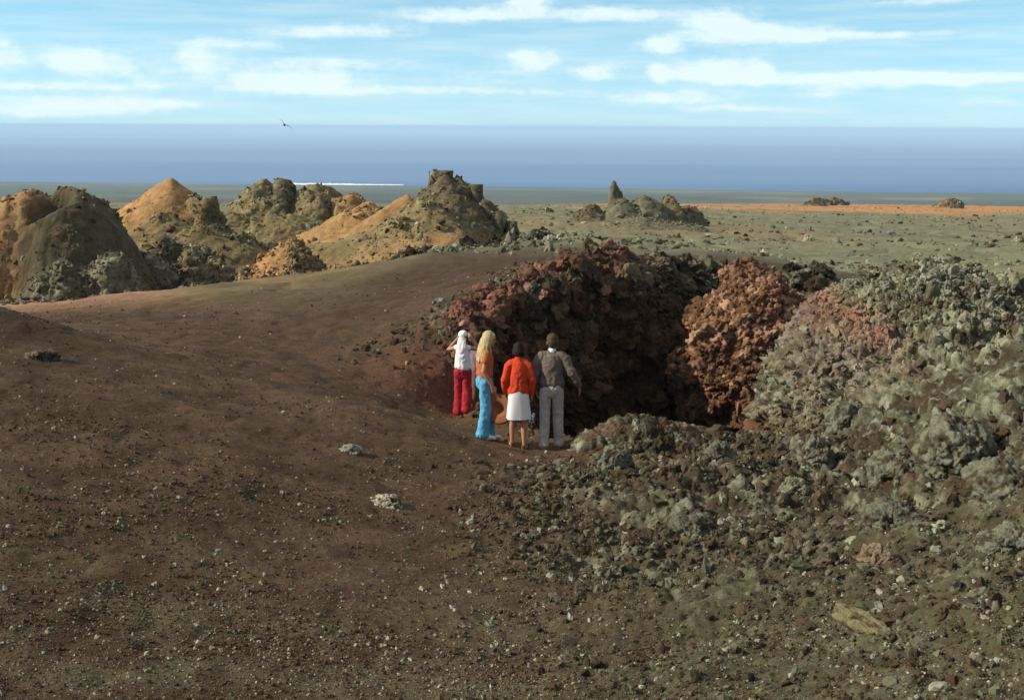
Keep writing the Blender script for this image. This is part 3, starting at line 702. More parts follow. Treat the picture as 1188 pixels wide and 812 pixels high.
cone('dark ragged outcrop between the broad dark cone and the small orange cone',
     [(196, 282, 51.5, 1.2, 1.5, 1.4, 1.6, .7, DRK, 1.0), (228, 292, 51, 1.4, 1.8, 1.3, 1.6, .8, OLV * .9, .9), (170, 300, 49.5, 1.3, 1.5, 1.3, 1.5, .8, GRN * .9, 1.0), (250, 312, 49, 1.6, 1.6, 1.3, 1.5, .8, OLV, .8)],
     (-17.5, -9, 46.5, 54.5), step=.07, seed=740, cat='rock outcrop', name='rock_outcrop')
cone('small dark boulder ridge on the far orange rise, left of the tiny cone',
     [(955, 233, 270, 4, 4, 4, 4, .7, DRK, 1.0), (970, 234, 270, 3, 3, 3, 3, .7, DRK, 1.0)], (60, 80, 262, 278), step=.2, seed=760, scale=2.0, cat='rock outcrop', name='rock_outcrop')

# ------------------------------------------------------------------ loose stones
def sample_ground(n, y0, y1, s0, s1, fn, pw=1.0):
    out = []
    while sum(len(o) for o in out) < n:
        m = n * 3; u = RNG.random(m)
        y = y0 * (y1 / y0) ** (u ** pw); s = RNG.uniform(s0, s1, m); x = s * (y + 4)
        a = gsample(GRM, x, y); sd_ = gsample(GSD, x, y); pl = gsample(GPL, x, y)
        keep = RNG.random(m) < fn(x, y, a, sd_, pl); q = np.stack([x, y, gz(x, y)], 1)[keep]
        for f in FEET.values(): q = q[np.hypot(q[:, 0] - f[0], q[:, 1] - f[1]) > 0.35]
        out.append(q)
    return np.concatenate(out)[:n]
PALEST = np.array([.31, .30, .225])
def build_gravel():
    n = 56000
    den = lambda x, y, a, sd_, pl: (1 - 0.8 * a) * (sd_ < -0.2) * (1 - pl) * (0.25 + 0.75 * sst(-0.2, 0.4, fbm(np.stack([x, y, 0 * x], 1), 0.8, 3, .6, 900))) * np.interp(y, [7.5, 10, 12, 17, 24], [1.3, .9, .6, .3, .18])
    p = sample_ground(n, 6.2, 34, -0.45, 0.45, den, 0.9)
    s = np.clip(RNG.lognormal(math.log(.0072), .55, n), .0028, .022) * np.interp(p[:, 1], [6, 12, 20, 30], [.8, 1.15, 1.2, 1.4])
    c = stone_cols(n, [.50, .24, .17, .09], [CINDER * .9, np.array([.10, .07, .045]), GREYGREEN * 1.1, PALEST])
    pale = c[:, 1] > .2; s[pale] *= 1.15
    p[:, 2] += s * 0.25
    V, F, C = scatter(p, s, c, T_PEB)
    k = 45000; p2 = sample_ground(k, 6.2, 15, -0.45, 0.45, lambda x, y, a, sd_, pl: np.interp(y, [6.5, 9, 12, 15], [1, .8, .35, .1]) * (0.3 + 0.7 * sst(-0.3, 0.3, fbm(np.stack([x, y, 0 * x], 1), 1.3, 3, .6, 930))), .9)
    s2 = np.clip(RNG.lognormal(math.log(.0048), .4, k), .002, .012); c2 = stone_cols(k, [.42, .34, .24], [CINDER * 1.1, np.array([.13, .125, .075]), PALEST * 1.1]); p2[:, 2] += s2 * .3
    V2, F2, C2 = scatter(p2, s2, c2, T_GRIT); V, F, C = np.concatenate([V, V2]), np.concatenate([F, F2 + len(V)]), np.concatenate([C, C2])
    o = link('gravel', mesh_np('gravel', V, F, C, smooth=False), MAT_STONE); tag(o, 'loose dark and pale cinder gravel over the near slope', 'gravel', kind='stuff')
build_gravel()
def build_rubble():
    n = 60000
    den = lambda x, y, a, sd_, pl: np.clip(a + 0.10 * sst(.0, .3, x / y) * (y < 14), 0, 1) * (sd_ < 0.0) * (0.15 + 0.85 * sst(-0.3, 0.4, fbm(np.stack([x, y, 0 * x], 1), 0.6, 3, .6, 910))) * np.interp(y, [7, 13], [.5, 1])
    p = sample_ground(n, 6.2, 32, -0.15, 0.5, den, 0.9)
    s = np.clip(RNG.lognormal(math.log(.0155), .66, n), .005, .10) * np.interp(p[:, 1], [7, 13, 16, 20], [.6, .85, 1, 1.5])
    c = stone_cols(n, [.40, .26, .28, .06], [BROWNROCK, np.array([.085, .062, .038]), GREYGREEN * .95, PALE * .95])
    p[:, 2] += s * 0.15
    m = RNG.integers(0, len(GREY_V), 16000); m = m[(GREY_N[m, 2] > -0.1) & (GREY_V[m, 2] > -4.9)]
    gp = GREY_V[m].copy(); gs = np.clip(RNG.lognormal(math.log(.030), .55, len(m)), .012, .11)
    gc = stone_cols(len(m), [.32, .22, .34, .12], [BROWNROCK, np.array([.085, .065, .04]), GREYGREEN * 1.15, PALE * 1.15])
    gc = .40 * gc + .80 * GREY_C[m]
    # broken crust clinging to the walls of the pit and its rim
    gvf = GV.reshape(-1, 3); cand = np.where((GWALL > .3) & (gvf[:, 2] > -8.3) & (gvf[:, 1] > 17.5) & (GSD.ravel() < 1.5))[0]
    dz = np.abs(np.gradient(GV[:, :, 2], axis=0)).ravel()[cand] + np.abs(np.gradient(GV[:, :, 2], axis=1)).ravel()[cand] + .02
    w = RNG.choice(cand, 16000, p=dz / dz.sum()); wp = gvf[w] + RNG.normal(0, .03, (16000, 3)); ws = np.clip(RNG.lognormal(math.log(.062), .55, 16000), .02, .26)
    wc = GC[w] * RNG.uniform(.6, 1.4, (16000, 1))
    A = scatter(np.concatenate([p, gp]), np.concatenate([s, gs]), np.concatenate([c, gc]), T_CLK2); B = scatter(wp, ws, wc, T_CLK)
    V, F, C = np.concatenate([A[0], B[0]]), np.concatenate([A[1], B[1] + len(A[0])]), np.concatenate([A[2], B[2]])
    o = link('lava_rubble', mesh_np('lava_rubble', V, F, C, smooth=False), MAT_STONE); tag(o, 'broken grey green lava rubble on the right hand slope', 'rubble', kind='stuff')
build_rubble()
def build_plain_rubble():
    n = 6000
    den = lambda x, y, a, sd_, pl: pl * (0.1 + 0.9 * sst(0.0, 0.5, fbm(np.stack([x, y, 0 * x], 1), 0.12, 3, .6, 920)))
    p = sample_ground(n, 38, 260, -0.5, 0.5, den, 1.2)
    s = np.clip(RNG.lognormal(math.log(.060), .5, n), .02, .26) * np.interp(p[:, 1], [40, 100, 260], [1, 1.3, 2.0])
    c = stone_cols(n, [.30, .50, .20], [BROWNROCK * 1.2, GREYGREEN * 1.2, PALE * .9])
    # a band of dark blocks behind the pit
    k = 260; px = RNG.uniform(425, 640, k); q = np.array([P(a, 299 + RNG.normal(0, 2.5), 46 + RNG.normal(0, .8)) for a in px]); q[:, 2] = gz(q[:, 0], q[:, 1]) + .1
    s2 = np.clip(RNG.lognormal(math.log(.11), .5, k), .05, .36); c2 = stone_cols(k, [.75, .25], [BROWNROCK * .7, GREYGREEN * 1.1])
    V, F, C = scatter(np.concatenate([p, q]), np.concatenate([s, s2]), np.concatenate([c, c2]), T_CLK)
    o = link('plain_rubble', mesh_np('plain_rubble', V, F, C, smooth=False), MAT_CONE); tag(o, 'scattered lava blocks over the grey green plain', 'rubble', kind='stuff')
build_plain_rubble()
def boulder(label, px, py, d, rad, flat, col, seed, tall=1.0, name='boulder', cat='boulder', rough=1.0):
    V, F = _I4; q = V + seed * 3.1
    r = 1 + 0.36 * vnoise(q, 0.9, seed) + 0.26 * vnoise(q, 2.1, seed + 1)
    W = V * r[:, None] * np.array([1, 0.75, tall]) * rad
    l, c = lumps(W + seed * 7.0, 2.6 / rad, seed + 2); l2, c2 = lumps(W + seed * 7.0, 6.5 / rad, seed + 3)
    n = V; g = fbm(W + seed, 14 / rad, 3, .6, seed + 4)
    W = W + n * (rad * rough * (0.30 * (l - .55) * (.4 + c) + 0.17 * (l2 - .5) + 0.10 * g))[:, None]
    n3 = fbm(W + seed, 3.5 / rad, 3, .6, seed + 5)
    w = sst(-0.4, 0.35, n3 + 0.6 * (c - .5) + .3 * (l2 - .5))[:, None]
    C = BROWNROCK * (1 - w) + np.asarray(col) * w
    p = P(px, py, d); p[2] = float(gz(p[0], p[1])) + rad * flat
    o = link(name, mesh_np(name, W, F, np.clip(C, .01, .6)), MAT_CLINKER); o.location = p; o.rotation_euler = (0, 0, seed * 1.3)
    tag(o, label, cat)
PG = PALE * .62
for i, b in enumerate([
    ('biggest pale grey boulder, below the big mound at the right edge', 1108, 530, 12.6, .40, .25, PG, .8),
    ('lichened boulder left of the biggest pale boulder', 1040, 535, 13.2, .30, .2, PG * .9, .75),
    ('craggy grey boulder in mid rubble, right of the near pit rim', 945, 540, 14.6, .26, .2, PG, .9),
    ('small pale domed rock just below the craggy mid rubble boulder', 922, 575, 13.4, .17, .2, PG * 1.1, .7),
    ('greenish boulder at the right edge under the biggest pale boulder', 1165, 570, 11.4, .34, .2, PG * .85, .7),
    ('square grey green boulder halfway down the right hand rubble', 1030, 620, 11.0, .24, .25, PG * .8, .9),
    ('pinkish brown block beside the square boulder', 1015, 655, 10.2, .15, .2, np.array([.22, .16, .11]), .8),
    ('rough grey boulder on the right edge of the lower rubble', 1175, 640, 9.6, .20, .2, PG * .9, .8),
    ('lone grey boulder where the rubble meets the smooth slope', 800, 625, 12.0, .18, .2, PG * .75, .7),
    ('flat white stone lying alone on the cinder slope left of the people', 447, 591, 13.2, .16, .05, np.array([.42, .38, .28]), .38),
    ('pair sized pale lump above the flat white stone', 408, 546, 15.0, .13, .1, np.array([.32, .30, .23]), .55),
    ('pinkish slab of lava set in the dark slope at the left edge', 48, 421, 17.0, .20, .05, np.array([.20, .13, .10]), .4),
    ('greenish rock on the slope in front of the low brown hump', 712, 560, 15.2, .22, .15, PG * .85, .7),
    ('grey rock at the right foot of the low brown hump', 835, 545, 15.4, .24, .15, PG * .8, .7),
    ('pale block high on the left flank of the big mound', 985, 470, 17.0, .30, .1, PG * .95, .8),
]):
    boulder(b[0], b[1], b[2], b[3], b[4], b[5], b[6], 30 + i * 5, b[7])
boulder('long dull yellowish slab lying askew in the lower right rubble', 1008, 735, 8.4, .19, .12, np.array([.17, .155, .085]), 203, .45, 'rock_slab', 'rock slab', .5)
bpy.data.objects['rock_slab'].scale = (1.55, .55, .9); bpy.data.objects['rock_slab'].rotation_euler = (0, R(10), R(-48))

# ------------------------------------------------------------------ people
def cloth(name, col, scale=60, var=.18, bump=.25, rough=.85):
    m, t, b = mat_new(name); tc = N(t, 'ShaderNodeTexCoord').outputs['Object']
    n = NOISE(t, tc, scale, 3, .6); n2 = NOISE(t, tc, 11, 4, .6)
    g = M(t, 'ADD', M(t, 'MULTIPLY', n, .5), M(t, 'MULTIPLY', n2, .5))
    lo = tuple(c * (1 - var) for c in col); hi = tuple(min(1, c * (1 + var)) for c in col)
    t.links.new(RAMP(t, g, [(.35, lo), (.65, hi)]), b.inputs['Base Color']); b.inputs['Roughness'].default_value = rough
    b.inputs['Specular IOR Level'].default_value = .2
    bp = N(t, 'ShaderNodeBump'); bp.inputs['Strength'].default_value = bump; bp.inputs['Distance'].default_value = .004
    t.links.new(n, bp.inputs['Height']); t.links.new(bp.outputs[0], b.inputs['Normal'])
    return m
SKIN = cloth('skin', (.42, .22, .13), 80, .08, .1, .6); SKIN2 = cloth('tanned_skin', (.34, .17, .085), 80, .08, .1, .6)
EYE = cloth('eye', (.03, .02, .015), 80, .05, 0, .3)
M_WHITE = cloth('white_cotton', (.78, .77, .74), 90, .05)
M_SHOE = cloth('white_shoe', (.72, .70, .66), 60, .06)
M_LEATHER = cloth('brown_leather', (.10, .055, .03), 60, .2)
M_BLACK = cloth('black_leather', (.015, .015, .016), 60, .2)

def tube(pts, rad, side=(1, 0, 0), n=16):
    pts = [np.asarray(p, float) for p in pts]; rad = [(r, r) if np.isscalar(r) else r for r in rad]
    t0 = pts[0] - pts[1]; t0 /= np.linalg.norm(t0); t1 = pts[-1] - pts[-2]; t1 /= np.linalg.norm(t1)
    P2, R2 = [], []
    for f, s in ((.92, .35), (.72, .68), (.38, .92)): P2.append(pts[0] + t0 * min(rad[0]) * f * .8); R2.append((rad[0][0] * s, rad[0][1] * s))
    P2 += pts; R2 += rad
    for f, s in ((.38, .92), (.72, .68), (.92, .35)): P2.append(pts[-1] + t1 * min(rad[-1]) * f * .8); R2.append((rad[-1][0] * s, rad[-1][1] * s))
    m = len(P2); V = []; side = np.asarray(side, float)
    for i in range(m):
        t = P2[min(i + 1, m - 1)] - P2[max(i - 1, 0)]; t = t / np.linalg.norm(t)
        a = side - (side @ t) * t
        if np.linalg.norm(a) < .15: a = np.array([0, 1, 0]) - t[1] * t
        a /= np.linalg.norm(a); b = np.cross(t, a)
        for j in range(n):
            an = 2 * math.pi * j / n; V.append(P2[i] + a * math.cos(an) * R2[i][0] + b * math.sin(an) * R2[i][1])
    F = []
    for i in range(m - 1):
        for j in range(n):
            k = (j + 1) % n; F.append((i * n + j, i * n + k, (i + 1) * n + k)); F.append((i * n + j, (i + 1) * n + k, (i + 1) * n + j))
    V.append(P2[0]); V.append(P2[-1]); c0, c1 = len(V) - 2, len(V) - 1
    for j in range(n):
        k = (j + 1) % n; F.append((c0, k, j)); F.append((c1, (m - 1) * n + j, (m - 1) * n + k))
    return np.array(V), np.array(F)
def ell(c, r, rot=None):
    V, F = ico(3); W = V * np.asarray(r)
    if rot is not None: W = W @ np.array(rot.to_3x3()).T
    return W + np.asarray(c), F
def fused(name, parts, mat, parent=None, voxel=.007, smooth=3, wrinkle=0, wscale=(10, 10, 6), seed=0):
    V = np.concatenate([p[0] for p in parts]); off = 0; F = []
    for p in parts: F.append(p[1] + off); off += len(p[0])
    o = bpy.data.objects.new(name, mesh_np(name, V, np.concatenate(F))); COL.objects.link(o)
    r = o.modifiers.new('r', 'REMESH'); r.mode = 'VOXEL'; r.voxel_size = voxel; r.use_smooth_shade = True
    s = o.modifiers.new('s', 'SMOOTH'); s.factor = .5; s.iterations = smooth
    me = bpy.data.meshes.new_from_object(o.evaluated_get(bpy.context.evaluated_depsgraph_get()))
    o.modifiers.clear(); old = o.data; o.data = me; bpy.data.meshes.remove(old); me.name = name
    if wrinkle:
        n = len(me.vertices); co = np.empty(n * 3, np.float32); me.vertices.foreach_get('co', co); co = co.reshape(-1, 3).astype(float)
        nn = np.empty(n * 3, np.float32); me.vertices.foreach_get('normal', nn); nn = nn.reshape(-1, 3)
        d = fbm(co * np.array(wscale) + seed, 1.0, 3, .5, seed); co = co + nn * (wrinkle * (1 - 2 * np.abs(d)))[:, None]
        me.vertices.foreach_set('co', co.astype(np.float32).ravel())
    me.polygons.foreach_set('use_smooth', np.full(len(me.polygons), True)); me.materials.clear(); me.materials.append(mat); me.update()
    if parent: o.parent = parent
    return o
def v3(*a): return np.array(a, float)
def hand(wrist, d, palm_n, thumb, k, curl=.5):
    """Palm, four bent fingers and a thumb that leaves the side of the palm."""
    d = d / np.linalg.norm(d); pn = palm_n - (palm_n @ d) * d; pn /= np.linalg.norm(pn); s = np.cross(d, pn); s *= 1 if s @ thumb > 0 else -1
    out = [tube([wrist - d * .02 * k, wrist + d * .03 * k, wrist + d * .085 * k], [(.027 * k, .022 * k), (.038 * k, .018 * k), (.042 * k, .014 * k)], s)]
    for i, (off, L) in enumerate(((.033, .070), (.011, .080), (-.011, .075), (-.033, .058))):
        b = wrist + d * .075 * k + s * off * k; L *= k; dr = d + s * off * 1.6; dr /= np.linalg.norm(dr)
        p1 = b + dr * L * .5; d2 = dr + pn * curl; d2 /= np.linalg.norm(d2); p2 = p1 + d2 * L * .35; d3 = dr + pn * curl * 2.2; d3 /= np.linalg.norm(d3)
        out.append(tube([b, p1, p2, p2 + d3 * L * .28], [.0090 * k, .0085 * k, .008 * k, .0068 * k], s, 10))
    tb = wrist + d * .03 * k + s * .03 * k; t1 = tb + (d * .6 + s * .7) * .035 * k
    out.append(tube([tb, t1, t1 + (d * .9 + s * .15 + pn * .4) * .035 * k], [.013 * k, .011 * k, .008 * k], pn, 10))
    return out

def person(label, key, yaw, H, skin=SKIN, female=True, lean=0.0, hips=(0, 0), feet=((-.1, 0), (.1, .05)), fyaw=(0.1, -0.1), arms=None, head=(0, 0), hair=None, wear=(), group=None):
    """Local frame: x right, y the way the person faces, z up; lengths for a 1.75 m figure scaled by k."""
    k = H / 1.75; f = FEET[key]
    M3 = Matrix.Rotation(yaw, 4, 'Z')
    def foot_z(x, y):
        w = M3 @ Vector((x * k, y * k, 0)); return (float(gz(f[0] + w.x, f[1] + w.y)) - f[2]) / k
    fz = [max(-.12, min(.12, foot_z(*p))) - .012 for p in feet]
    sw, hw = (.148, .150) if female else (.178, .148)
    pel = v3(hips[0], hips[1], .95); wst = v3(hips[0], lean * .25, 1.09); chest = v3(0, lean * .65, 1.28); sh = v3(0, lean, 1.425); nk = v3(0, lean + .01, 1.49)
    hd = nk + v3(math.sin(head[0]) * .02, .03 + .08 * math.sin(-head[1]), .135 - .03 * abs(math.sin(head[1])))
    J = dict(pel=pel, wst=wst, chest=chest, sh=sh, nk=nk, hd=hd, k=k)
    S = [sh + v3(-sw, 0, -.01), sh + v3(sw, 0, -.01)]; J['S'] = S; J['E'], J['W'], J['HD'] = [], [], []
    J['hip'] = [pel + v3(-.085, 0, -.02), pel + v3(.085, 0, -.02)]; J['ank'] = [v3(p[0], p[1], .085 + z) for p, z in zip(feet, fz)]
    J['knee'] = [(h + a) / 2 + v3(0, .025, .0) for h, a in zip(J['hip'], J['ank'])]; J['fz'] = fz; J['feet'] = feet; J['fyaw'] = fyaw
    hr = Matrix.Rotation(head[0], 4, 'Z') @ Matrix.Rotation(head[1], 4, 'X'); J['hr'] = hr
    def H3(x, y, z): w = hr @ Vector((x, y, z)); return hd + v3(w.x, w.y, w.z)
    J['H3'] = H3
    sc = lambda L: [(p[0] * k, p[1]) for p in L]
    B = []
    cw = .140 if female else .165
    B.append(tube([pel + v3(0, 0, -.05), pel, wst, chest, sh, sh + v3(0, 0, .03)], [(hw, .11), (hw, .115), (.125 if female else .145, .095), (cw, .115), (sw - .01, .085), (.10, .06)]))
    B.append(tube([sh + v3(0, 0, .02), nk, hd + v3(0, -.01, -.03)], [(.062, .062), (.052, .055), (.05, .055)]))
    # head: skull, jaw, nose, brow, lips, ears, dents left for the eyes
    B.append(ell(H3(0, -.01, .03), (.076, .096, .092), hr)); B.append(ell(H3(0, .025, -.045), (.058, .066, .070), hr))
    B.append(tube([H3(0, .090, .018), H3(0, .104, -.015), H3(0, .112, -.030)], [.008, .011, .014], n=10)); B.append(tube([H3(-.045, .075, .030), H3(0, .088, .032), H3(.045, .075, .030)], [.009, .011, .009], (0, 0, 1), 10))
    B.append(tube([H3(-.022, .082, -.068), H3(0, .090, -.068), H3(.022, .082, -.068)], [.006, .009, .006], (0, 0, 1), 10)); B.append(ell(H3(0, .078, -.102), (.022, .018, .016), hr))
    for s in (-1, 1): B.append(ell(H3(s * .078, -.012, -.012), (.010, .020, .032), hr))
    for i, s in enumerate((-1, 1)):
        e, w, hdv, pn, cu = arms[i]; e, w = v3(*e), v3(*w); J['E'].append(e); J['W'].append(w); J['HD'].append(v3(*hdv))
        t = .9 if female else 1.08
        B.append(tube([S[i] - v3(s * .03, 0, 0), S[i], (S[i] + e) / 2, e, e + (w - e) * .35, w], [.05 * t, .052 * t, .044 * t, .037 * t, .038 * t, .025 * t]))
        B += [(p[0], p[1]) for p in hand(w, v3(*hdv), v3(*pn), v3(0, 1, .3) if abs(hdv[1]) < .8 else v3(-s, 0, 0), 1.0 if not female else .92, cu)]
        hp, kn, an = J['hip'][i], J['knee'][i], J['ank'][i]
        B.append(tube([hp, hp + (kn - hp) * .5, kn, kn + (an - kn) * .35 + v3(0, -.012, 0), an + v3(0, 0, .03), an], [.088, .074, .052, .053, .034, .034]))
        fd = v3(math.sin(-fyaw[i]), math.cos(fyaw[i]), 0)
        B.append(tube([an + v3(0, 0, -.045) - fd * .045, an + v3(0, 0, -.045) + fd * .05, an + v3(0, 0, -.055) + fd * .14, an + v3(0, 0, -.06) + fd * .175], [(.034, .034), (.038, .036), (.044, .024), (.036, .018)]))
    B = sc(B)
    body = fused('person', B, skin, None, .0062, 2); tag(body, label, 'person', group)
    for s in (-1, 1):
        p = H3(s * .031, .076, .008); fused('eye', sc([ell(p, (.014, .012, .010), hr)]), EYE, body, .003, 1)
    body.location = f; body.rotation_euler = (0, 0, yaw)
    for w in wear: w(body, J)
    return body, J
def top(name, mat, sleeves=1.0, hem=.93, fat=.016, collar=True, hemw=None, wr=.006):
    def go(body, J):
        k = J['k']; sw = abs(J['S'][0][0]); f = fat; hw = hemw or .155
        lo = v3(J['pel'][0], J['wst'][1] * .6, hem)
        cw = sw * .93
        B = [tube([lo, lo + v3(0, 0, .05), J['wst'] + v3(0, 0, .04), J['chest'], J['sh'], J['sh'] + v3(0, 0, .025)], [(hw + f * .3, .118 + f * .4), (hw + f * .8, .122 + f), (.145 + f, .112 + f), (cw + f * .8, .118 + f), (sw - .025, .088 + f), (.085, .066 + f * .5)], n=24),
             tube([J['S'][0] + v3(.03, 0, -.01), J['sh'] + v3(0, 0, .018), J['S'][1] + v3(-.03, 0, -.01)], [.058 + f, .062 + f, .058 + f])]
        if collar: B.append(tube([J['nk'] + v3(0, -.004, -.06), J['nk'] + v3(0, -.002, -.012)], [(.070, .070), (.062, .064)]))
        for i, s in enumerate((-1, 1)):
            S, E, W = J['S'][i], J['E'][i], J['W'][i]
            if sleeves > .9: B.append(tube([S - v3(s * .09, 0, -.012), S - v3(s * .035, 0, .0), S + (E - S) * .18, (S + E) / 2, E, (E + W) / 2, E + (W - E) * .93], [.05 + f, .058 + f, .056 + f, .048 + f, .043 + f, .040 + f * .8, .031 + f * .6]))
            elif sleeves > 0: B.append(tube([S - v3(s * .04, 0, 0), S, S + (E - S) * sleeves], [.058 + f, .055 + f, .050 + f]))
            else: B.append(tube([S - v3(s * .06, 0, 0), S - v3(s * .012, 0, 0)], [.058 + f, .05 + f * .5]))
        fused(name, [(p[0] * k, p[1]) for p in B], mat, body, .0075, 14, wr, seed=int(sw * 1000) + 3)
    return go
def trousers(name, mat, flare=.075, waist=1.05, length=.04, knee=.062, wr=.006):
    def go(body, J):
        k = J['k']; B = [tube([J['pel'] + v3(0, 0, -.07), J['pel'] + v3(0, -.008, 0), v3(J['wst'][0], J['wst'][1] * .8, waist)], [(.150, .122), (.158, .126), (.138, .108)], n=24)]
        for i in (0, 1):
            h, kn, a = J['hip'][i], J['knee'][i], J['ank'][i]; e = v3(a[0], a[1] - .02, J['fz'][i] + length)
            B.append(tube([h + v3(0, 0, .01), h + (kn - h) * .35, kn, kn + (e - kn) * .5, kn + (e - kn) * .8, e], [(.086, .103), (.081, .090), (knee, knee + .006), (knee * .55 + flare * .45, knee * .55 + flare * .48), (flare * .9, flare * .95), (flare, flare * 1.12)]))
        fused(name, [(p[0] * k, p[1]) for p in B], mat, body, .0075, 3, wr, seed=91)
    return go
def skirt(name, mat, z1=.50, w=.235):
    def go(body, J):
        k = J['k']; n = 64; V = []; F = []
        zs = [1.07, 1.03, .95, .85, .72, .60, z1, z1 - .002, .62, .9]; ws = [.128, .142, .162, .174, .186, .196, w, w - .012, .185, .150]
        for i, (z, r) in enumerate(zip(zs, ws)):
            fl = max(0, (1.0 - z)) / .5
            for j in range(n):
                a = 2 * math.pi * j / n; q = r * (1 + .05 * fl * math.sin(a * 5 + .6) + .05 * fl * math.sin(a * 3 + 2)); V.append((q * math.cos(a) * 1.0 * k, (q * math.sin(a) * .72 - .008) * k, z * k))
        F = grid_faces(len(zs), n, True)
        me = mesh_np(name, np.array(V), F); me.set_sharp_from_angle(angle=R(50)); link(name, me, mat, body)
    return go
def shoes(mat, sandal=False):
    def go(body, J):
        k = J['k']
        for i in (0, 1):
            a = J['ank'][i]; y = J['fyaw'][i]; fd = v3(math.sin(-y), math.cos(y), 0); z = J['fz'][i] + .012
            g = v3(a[0], a[1], z)
            B = [tube([g + v3(0, 0, .014) - fd * .065, g + v3(0, 0, .013) + fd * .05, g + v3(0, 0, .013) + fd * .185], [(.036, .016), (.042, .015), (.042, .014)])]
            if not sandal:
                B.append(tube([g + v3(0, 0, .05) - fd * .045, g + v3(0, 0, .052) + fd * .04, g + v3(0, 0, .038) + fd * .12, g + v3(0, 0, .03) + fd * .175], [(.040, .042), (.044, .042), (.050, .030), (.042, .022)]))
            else:
                B.append(tube([g + v3(0, 0, .045) + fd * .085, g + v3(0, 0, .04) + fd * .135], [(.052, .034), (.050, .028)])); B.append(tube([g + v3(0, 0, .05) - fd * .05, g + v3(0, 0, .06) - fd * .03], [(.038, .034), (.038, .03)]))
            fused('sandal' if sandal else 'shoe', [(p[0] * k, p[1]) for p in B], mat, body, .006, 2)
    return go
def hair_mat(name, col):
    m, t, b = mat_new(name); tc = N(t, 'ShaderNodeTexCoord').outputs['Object']
    mp = N(t, 'ShaderNodeMapping'); mp.inputs['Scale'].default_value = (120, 120, 14); t.links.new(tc, mp.inputs['Vector'])
    n = NOISE(t, mp.outputs[0], 1.0, 3, .6)
    t.links.new(RAMP(t, n, [(.35, tuple(c * .5 for c in col)), (.65, tuple(c * 1.3 for c in col))]), b.inputs['Base Color']); b.inputs['Roughness'].default_value = .7; b.inputs['Specular IOR Level'].default_value = .12
    bp = N(t, 'ShaderNodeBump'); bp.inputs['Strength'].default_value = .6; bp.inputs['Distance'].default_value = .006; t.links.new(n, bp.inputs['Height']); t.links.new(bp.outputs[0], b.inputs['Normal'])
    return m
def hair(mat, kind):
    def go(body, J):
        k = J['k']; H3 = J['H3']; hr = J['hr']
        B = [ell(H3(0, -.020, .042), (.086, .100, .090), hr), ell(H3(0, -.055, -.005), (.082, .065, .075), hr)]
        if kind == 'short': B += [ell(H3(0, -.065, -.045), (.064, .045, .05), hr), ell(H3(0, .05, .085), (.062, .05, .035), hr)]
        if kind == 'bob': B += [ell(H3(0, -.05, -.05), (.092, .065, .075), hr), ell(H3(-.07, -.01, -.03), (.028, .06, .075), hr), ell(H3(.07, -.01, -.03), (.028, .06, .075), hr)]
        if kind == 'long':
            rg = random.Random(4)
            for j in range(22):
                a = math.pi * (1.02 + .96 * j / 21) ; x, y = math.cos(a), math.sin(a)
                p0 = H3(x * .070, -.02 + y * .06, .06); p1 = H3(x * .090, -.02 + y * .085, -.03); q = J['nk'] + v3(x * .125, -.03 + y * .085, -.06 + rg.uniform(-.02, .02)); e = J['sh'] + v3(x * .12 + rg.uniform(-.02, .02), -.05 + y * .085, -.10 + rg.uniform(-.07, .03))
                B.append(tube([p0, p1, q, e], [.026, .030, .030, .012], n=10))
            for s in (-1, 1):
                B.append(tube([H3(s * .05, .045, .08), H3(s * .082, .015, .01), H3(s * .085, -.005, -.08), J['sh'] + v3(s * .09, .07, -.02)], [.022, .026, .026, .012], n=10))
        fused('hair', [(p[0] * k, p[1]) for p in B], mat, body, .0065, 2, .006, (28, 28, 6), 5)
    return go

ARM_L = ((-.255, -.03, 1.14), (-.235, .05, .905), (0.05, .12, -1), (1, 0, 0), .35); ARM_R = ((.255, -.03, 1.14), (.235, .05, .905), (-.05, .12, -1), (-1, 0, 0), .35)
man, JM = person('man seen from behind in brown jumper and pale grey trousers', 'man', -.10, WHO['man'][3], SKIN2, False, .035,
    feet=((-.105, -.06), (.115, .10)), fyaw=(.22, -.25), arms=(((-.245, -.03, 1.14), (-.225, .06, .91), (0.05, .12, -1), (1, 0, 0), .4), ((.315, -.05, 1.17), (.41, .06, .965), (.12, .3, -1), (-1, 0, 0), .45)), head=(.12, -.22),
    wear=(top('jumper', cloth('brown_wool', (.135, .105, .082), 140, .25, .5), 1.0, .97, .016, hemw=.174, wr=.014), trousers('trousers', cloth('pale_grey_flannel', (.40, .37, .34), 120, .10), .066, 1.05, .085, .068, .015), shoes(cloth('grey_brown_shoe', (.20, .16, .13), 60, .2)), hair(hair_mat('grey_brown_hair', (.075, .052, .026)), 'short')))
def collar(body, J):
    k = J['k']; fused('collar', [(p[0] * k, p[1]) for p in [tube([J['nk'] + v3(0, -.004, -.025), J['nk'] + v3(0, -.004, .012)], [(.070, .072), (.060, .064)])]], M_WHITE, body, .005, 2)
collar(man, JM)
sk, JS = person('woman seen from behind in red cardigan and white knee length skirt', 'skirt', .05, WHO['skirt'][3], SKIN, True, .06,
    feet=((-.10, .03), (.10, -.05)), fyaw=(.15, -.35), arms=(((-.232, -.02, 1.14), (-.215, .08, .915), (.05, .25, -1), (1, 0, 0), .4), ((.228, -.03, 1.13), (.225, .04, .89), (0, .1, -1), (-1, 0, 0), 1.3)), head=(.1, -.55),
    wear=(top('cardigan', cloth('red_wool', (.56, .055, .018), 140, .15, .4), 1.0, .93, .010, hemw=.168, wr=.012), skirt('skirt', M_WHITE, .50, .204), shoes(M_LEATHER, True), hair(hair_mat('dark_hair', (.022, .014, .009)), 'bob')))
